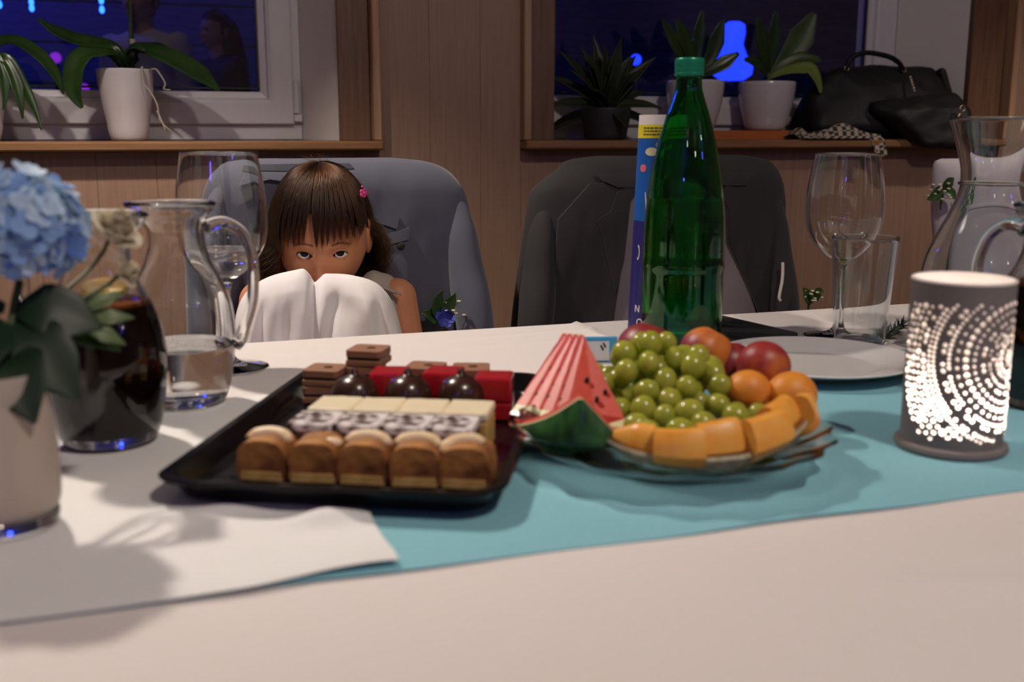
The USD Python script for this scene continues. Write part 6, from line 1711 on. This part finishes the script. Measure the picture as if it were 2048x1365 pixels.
for k in range(30):
    q = k * 2.4; el = 0.15 + 1.15 * (k / 29) ** 0.8 + rng.uniform(-0.1, 0.1)
    L = rng.uniform(0.14, 0.20); d = np.array([math.cos(q) * math.cos(el), math.sin(q) * math.cos(el) * 0.55, math.sin(el)])
    if k < 11:
        d[2] -= 0.5 - 0.04 * k
    e = d * L
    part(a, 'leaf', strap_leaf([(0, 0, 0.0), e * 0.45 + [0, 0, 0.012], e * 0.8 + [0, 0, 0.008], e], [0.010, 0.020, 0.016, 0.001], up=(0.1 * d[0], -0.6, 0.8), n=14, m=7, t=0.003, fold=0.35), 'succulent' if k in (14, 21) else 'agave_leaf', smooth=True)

# ------------------------------------------------------------------ bag and scarf on the right sill
M('black_leather', (0.006, 0.006, 0.0065), 0.55, specular_ior_level=0.3, bump=(260, 0.15, 0.001))
M('bag_metal', (0.50, 0.42, 0.30), 0.3, metallic=1.0)
mat('check_wool', {'tc': ('texture_coordinate', {}), 'c': ('checker_texture', {'scale': 85.0, 'color1': (0.42, 0.36, 0.27), 'color2': (0.03, 0.026, 0.022)}), 'n': ('noise_texture', {'scale': 400.0}), 'b': ('bump', {'strength': 0.3, 'distance': 0.001}), 'p': ('principled_bsdf', {'roughness': 0.9})},
    [('tc.object', 'c.vector'), ('tc.object', 'n.vector'), ('n.fac', 'b.height'), ('b.normal', 'p.normal'), ('c.color', 'p.base_color')], 'p.BSDF')
t = thing('handbag', 'black leather bag with a top handle slumped on the right window sill', 'bag', (1.80, 2.425, PZ))
SB = lambda r, x, y, z: S_(r, (x, y, z))
hb = m3.Manifold.batch_hull([SB(0.030, -0.185, -0.04, 0.032), SB(0.034, -0.185, 0.045, 0.036), SB(0.030, -0.178, 0.0, 0.115), SB(0.022, -0.12, -0.01, 0.162), SB(0.026, -0.02, 0.0, 0.166), SB(0.030, 0.165, 0.0, 0.162), SB(0.030, 0.188, 0.03, 0.060),
                             SB(0.030, 0.185, 0.05, 0.034), SB(0.032, 0.18, -0.055, 0.034), SB(0.030, 0.0, -0.07, 0.034), SB(0.022, 0.19, -0.04, 0.11)])
hb = hb + m3.Manifold.batch_hull([SB(0.022, -0.05, -0.085, 0.075), SB(0.022, 0.175, -0.085, 0.10), SB(0.022, -0.02, -0.126, 0.060), SB(0.016, 0.05, -0.148, -0.006), SB(0.016, 0.165, -0.148, -0.012), SB(0.024, 0.185, -0.115, 0.07)])
bm = smooth_body(hb, 0.011, 12)
v = np.array(bm.vertices)
bm.vertices = v + bm.vertex_normals * (0.012 * (meshkit.fbm(v * [16, 16, 22], 3, 2) - 0.5))[:, None]
part(t, 'body', bm, 'black_leather', smooth=True)
part(t, 'handle', tube(spline([(-0.115, -0.03, 0.178), (-0.105, -0.035, 0.205), (-0.06, -0.04, 0.220), (0.0, -0.04, 0.213), (0.045, -0.035, 0.196), (0.062, -0.03, 0.178)], 26), 0.0065, 10), 'black_leather', smooth=True)
for x in (-0.115, 0.062):
    part(t, 'handle_ring', moved(lathe([(0.006 + 0.0016 * math.cos(q), 0.0016 * math.sin(q)) for q in np.linspace(0, 2 * np.pi, 9)], 18), rx=90, t=(x, -0.034, 0.180)), 'bag_metal', smooth=True)
zp = [moved(ball(0.0045, 2, (1, 0.6, 1)), (0.062 - 0.0012 * k, -0.062 - 0.0055 * k, 0.158 - 0.0070 * k)) for k in range(6)]
part(t, 'zip_pull', cat_(zp), 'bag_metal', smooth=True, label='pale beaded zip pull')
part(t, 'side_panel', smooth_body(m3.Manifold.batch_hull([SB(0.012, 0.185, -0.03, 0.175), SB(0.012, 0.200, 0.02, 0.165), SB(0.013, 0.217, -0.045, 0.075), SB(0.013, 0.219, 0.0, 0.065)]), 0.008, 6), 'black_leather', smooth=True)
rg_ = lambda x, z, r: moved(lathe([(r + 0.0018 * math.cos(q), 0.0018 * math.sin(q)) for q in np.linspace(0, 2 * np.pi, 9)], 20), rx=80, t=(x, -0.163, z))
part(t, 'strap_ring', cat_([rg_(0.148, 0.078, 0.0075), rg_(0.146, 0.056, 0.0085), rg_(0.138, 0.041, 0.006)]), 'bag_metal', smooth=True, label='gold rings of the strap')

def scarf():
    n, m = 90, 40
    P = np.zeros((n, m, 3))
    for i, u in enumerate(np.linspace(0, 1, n)):
        x = 1.505 + 0.235 * u
        lump = 0.006 + 0.030 * math.exp(-((x - 1.635) / 0.050) ** 2) + 0.016 * math.exp(-((x - 1.53) / 0.016) ** 2)
        for j_, w_ in enumerate(np.linspace(0, 1, m)):
            if w_ < 0.8:
                y = (2.43 - 0.10 * sstep(x, 1.54, 1.60)) - (0.125 - 0.10 * sstep(x, 1.54, 1.60)) * w_ / 0.8
                z = PZ + 0.003 + lump * math.sin(math.pi * min(1, w_ / 0.8)) ** 0.6 + 0.003 * math.sin(30 * x + 12 * w_)
            else:
                k = (w_ - 0.8) / 0.2
                y = 2.305 - 0.012 * math.sin(k * math.pi / 2)
                drop = 0.045 * sstep(x, 1.69, 1.715)
                z = PZ + 0.003 - drop * k
                y -= 0.004 * (drop > 0.001) * math.sin(40 * x)
            P[i, j_] = (x + 0.02 * max(0, w_ - 0.5) * u, y, z)
    return sheet(P, 0.0018)
sm = scarf()
if np.mean(sm.vertices[:, 2]) > 0:
    solo('scarf', sm, 'check_wool', 'black and cream checked scarf between the white pot and the bag', 'scarf', smooth=True)

# ------------------------------------------------------------------ boutonnieres pinned on the jackets and the slip cover
leafmat('bout_leaf', (0.025, 0.07, 0.014), (0.05, 0.12, 0.022), 0.4, 0.2)
M('bout_white', (0.70, 0.66, 0.50), 0.7)
M('bout_blue', (0.05, 0.06, 0.42), 0.6)
def boutonniere(label, c, seed, blue, leaves, nb, spread):
    b = thing('boutonniere', label, 'boutonniere', c)
    rg = random.Random(seed)
    for line in leaves:
        part(b, 'leaf', strap_leaf(line, [0.002, 0.012, 0.010, 0.001], up=(0.2, -0.9, 0.2), n=12, m=7, t=0.0008), 'bout_leaf', smooth=True)
    if blue:
        ps = [petal((0, -0.012, -0.004), (rg.uniform(-0.4, 0.4), -1, rg.uniform(-0.2, 0.6)), q * 1.05, 0.016, 0.008, 0.35) for q in range(7)]
        part(b, 'blue_flower', cat_(ps), 'bout_blue', smooth=True, label='deep blue flower')
    st = []
    for k in range(nb):
        p = np.array([rg.uniform(*spread[0]), rg.uniform(-0.016, -0.004), rg.uniform(*spread[1])])
        part(b, 'baby_breath', moved(cat_([ball(0.0024, 1, (1, 1, 0.8))] + [moved(ball(0.0016, 1), (0.0019 * math.cos(q), 0.0019 * math.sin(q), 0.0006)) for q in (0, 1.3, 2.6, 3.9, 5.2)]), p), 'bout_white', smooth=True)
        st.append(tube([(0, 0.0, -0.016), p * 0.6 + [0, 0.004, -0.006], p], 0.0005, 5))
    st.append(tube(spline([(0.002, 0.002, -0.036), (0, 0, -0.016), (0, -0.004, -0.002)], 8), 0.0022, 7))
    part(b, 'stems', cat_(st), 'stem_green')
boutonniere('boutonniere with a blue flower pinned on the blue grey jacket beside the girl', (0.418, 1.652, 0.692), 1, True,
            [[(0, -0.004, -0.01), (-0.012, -0.008, 0.012), (-0.010, -0.010, 0.028), (-0.002, -0.012, 0.042)], [(0, -0.004, -0.01), (0.006, -0.008, 0.014), (0.014, -0.010, 0.028), (0.018, -0.012, 0.036)], [(0, -0.004, -0.012), (-0.018, -0.006, -0.002), (-0.030, -0.010, 0.004), (-0.040, -0.01, 0.006)]], 9, ((0.0, 0.036), (-0.004, 0.022)))
boutonniere('small boutonniere of white buds right of the charcoal jacket', (1.124, 1.668, 0.684), 2, False,
            [[(0, -0.002, -0.01), (-0.010, -0.006, 0.004), (-0.016, -0.008, 0.014), (-0.020, -0.008, 0.020)], [(0, -0.002, -0.01), (0.010, -0.006, 0.006), (0.016, -0.008, 0.012), (0.024, -0.008, 0.010)]], 12, ((-0.018, 0.022), (-0.006, 0.020)))
boutonniere('boutonniere of white buds on the left edge of the white slip cover', (1.405, 1.668, 0.876), 3, False,
            [[(0, -0.002, 0.0), (0.006, -0.006, 0.014), (0.012, -0.008, 0.020), (0.018, -0.008, 0.024)], [(0, -0.002, -0.004), (-0.012, -0.006, -0.002), (-0.026, -0.008, -0.010), (-0.040, -0.008, -0.016)], [(0, -0.002, 0.0), (0.012, -0.006, -0.004), (0.020, -0.008, -0.010), (0.026, -0.008, -0.016)]], 16, ((-0.036, 0.014), (-0.018, 0.016)))
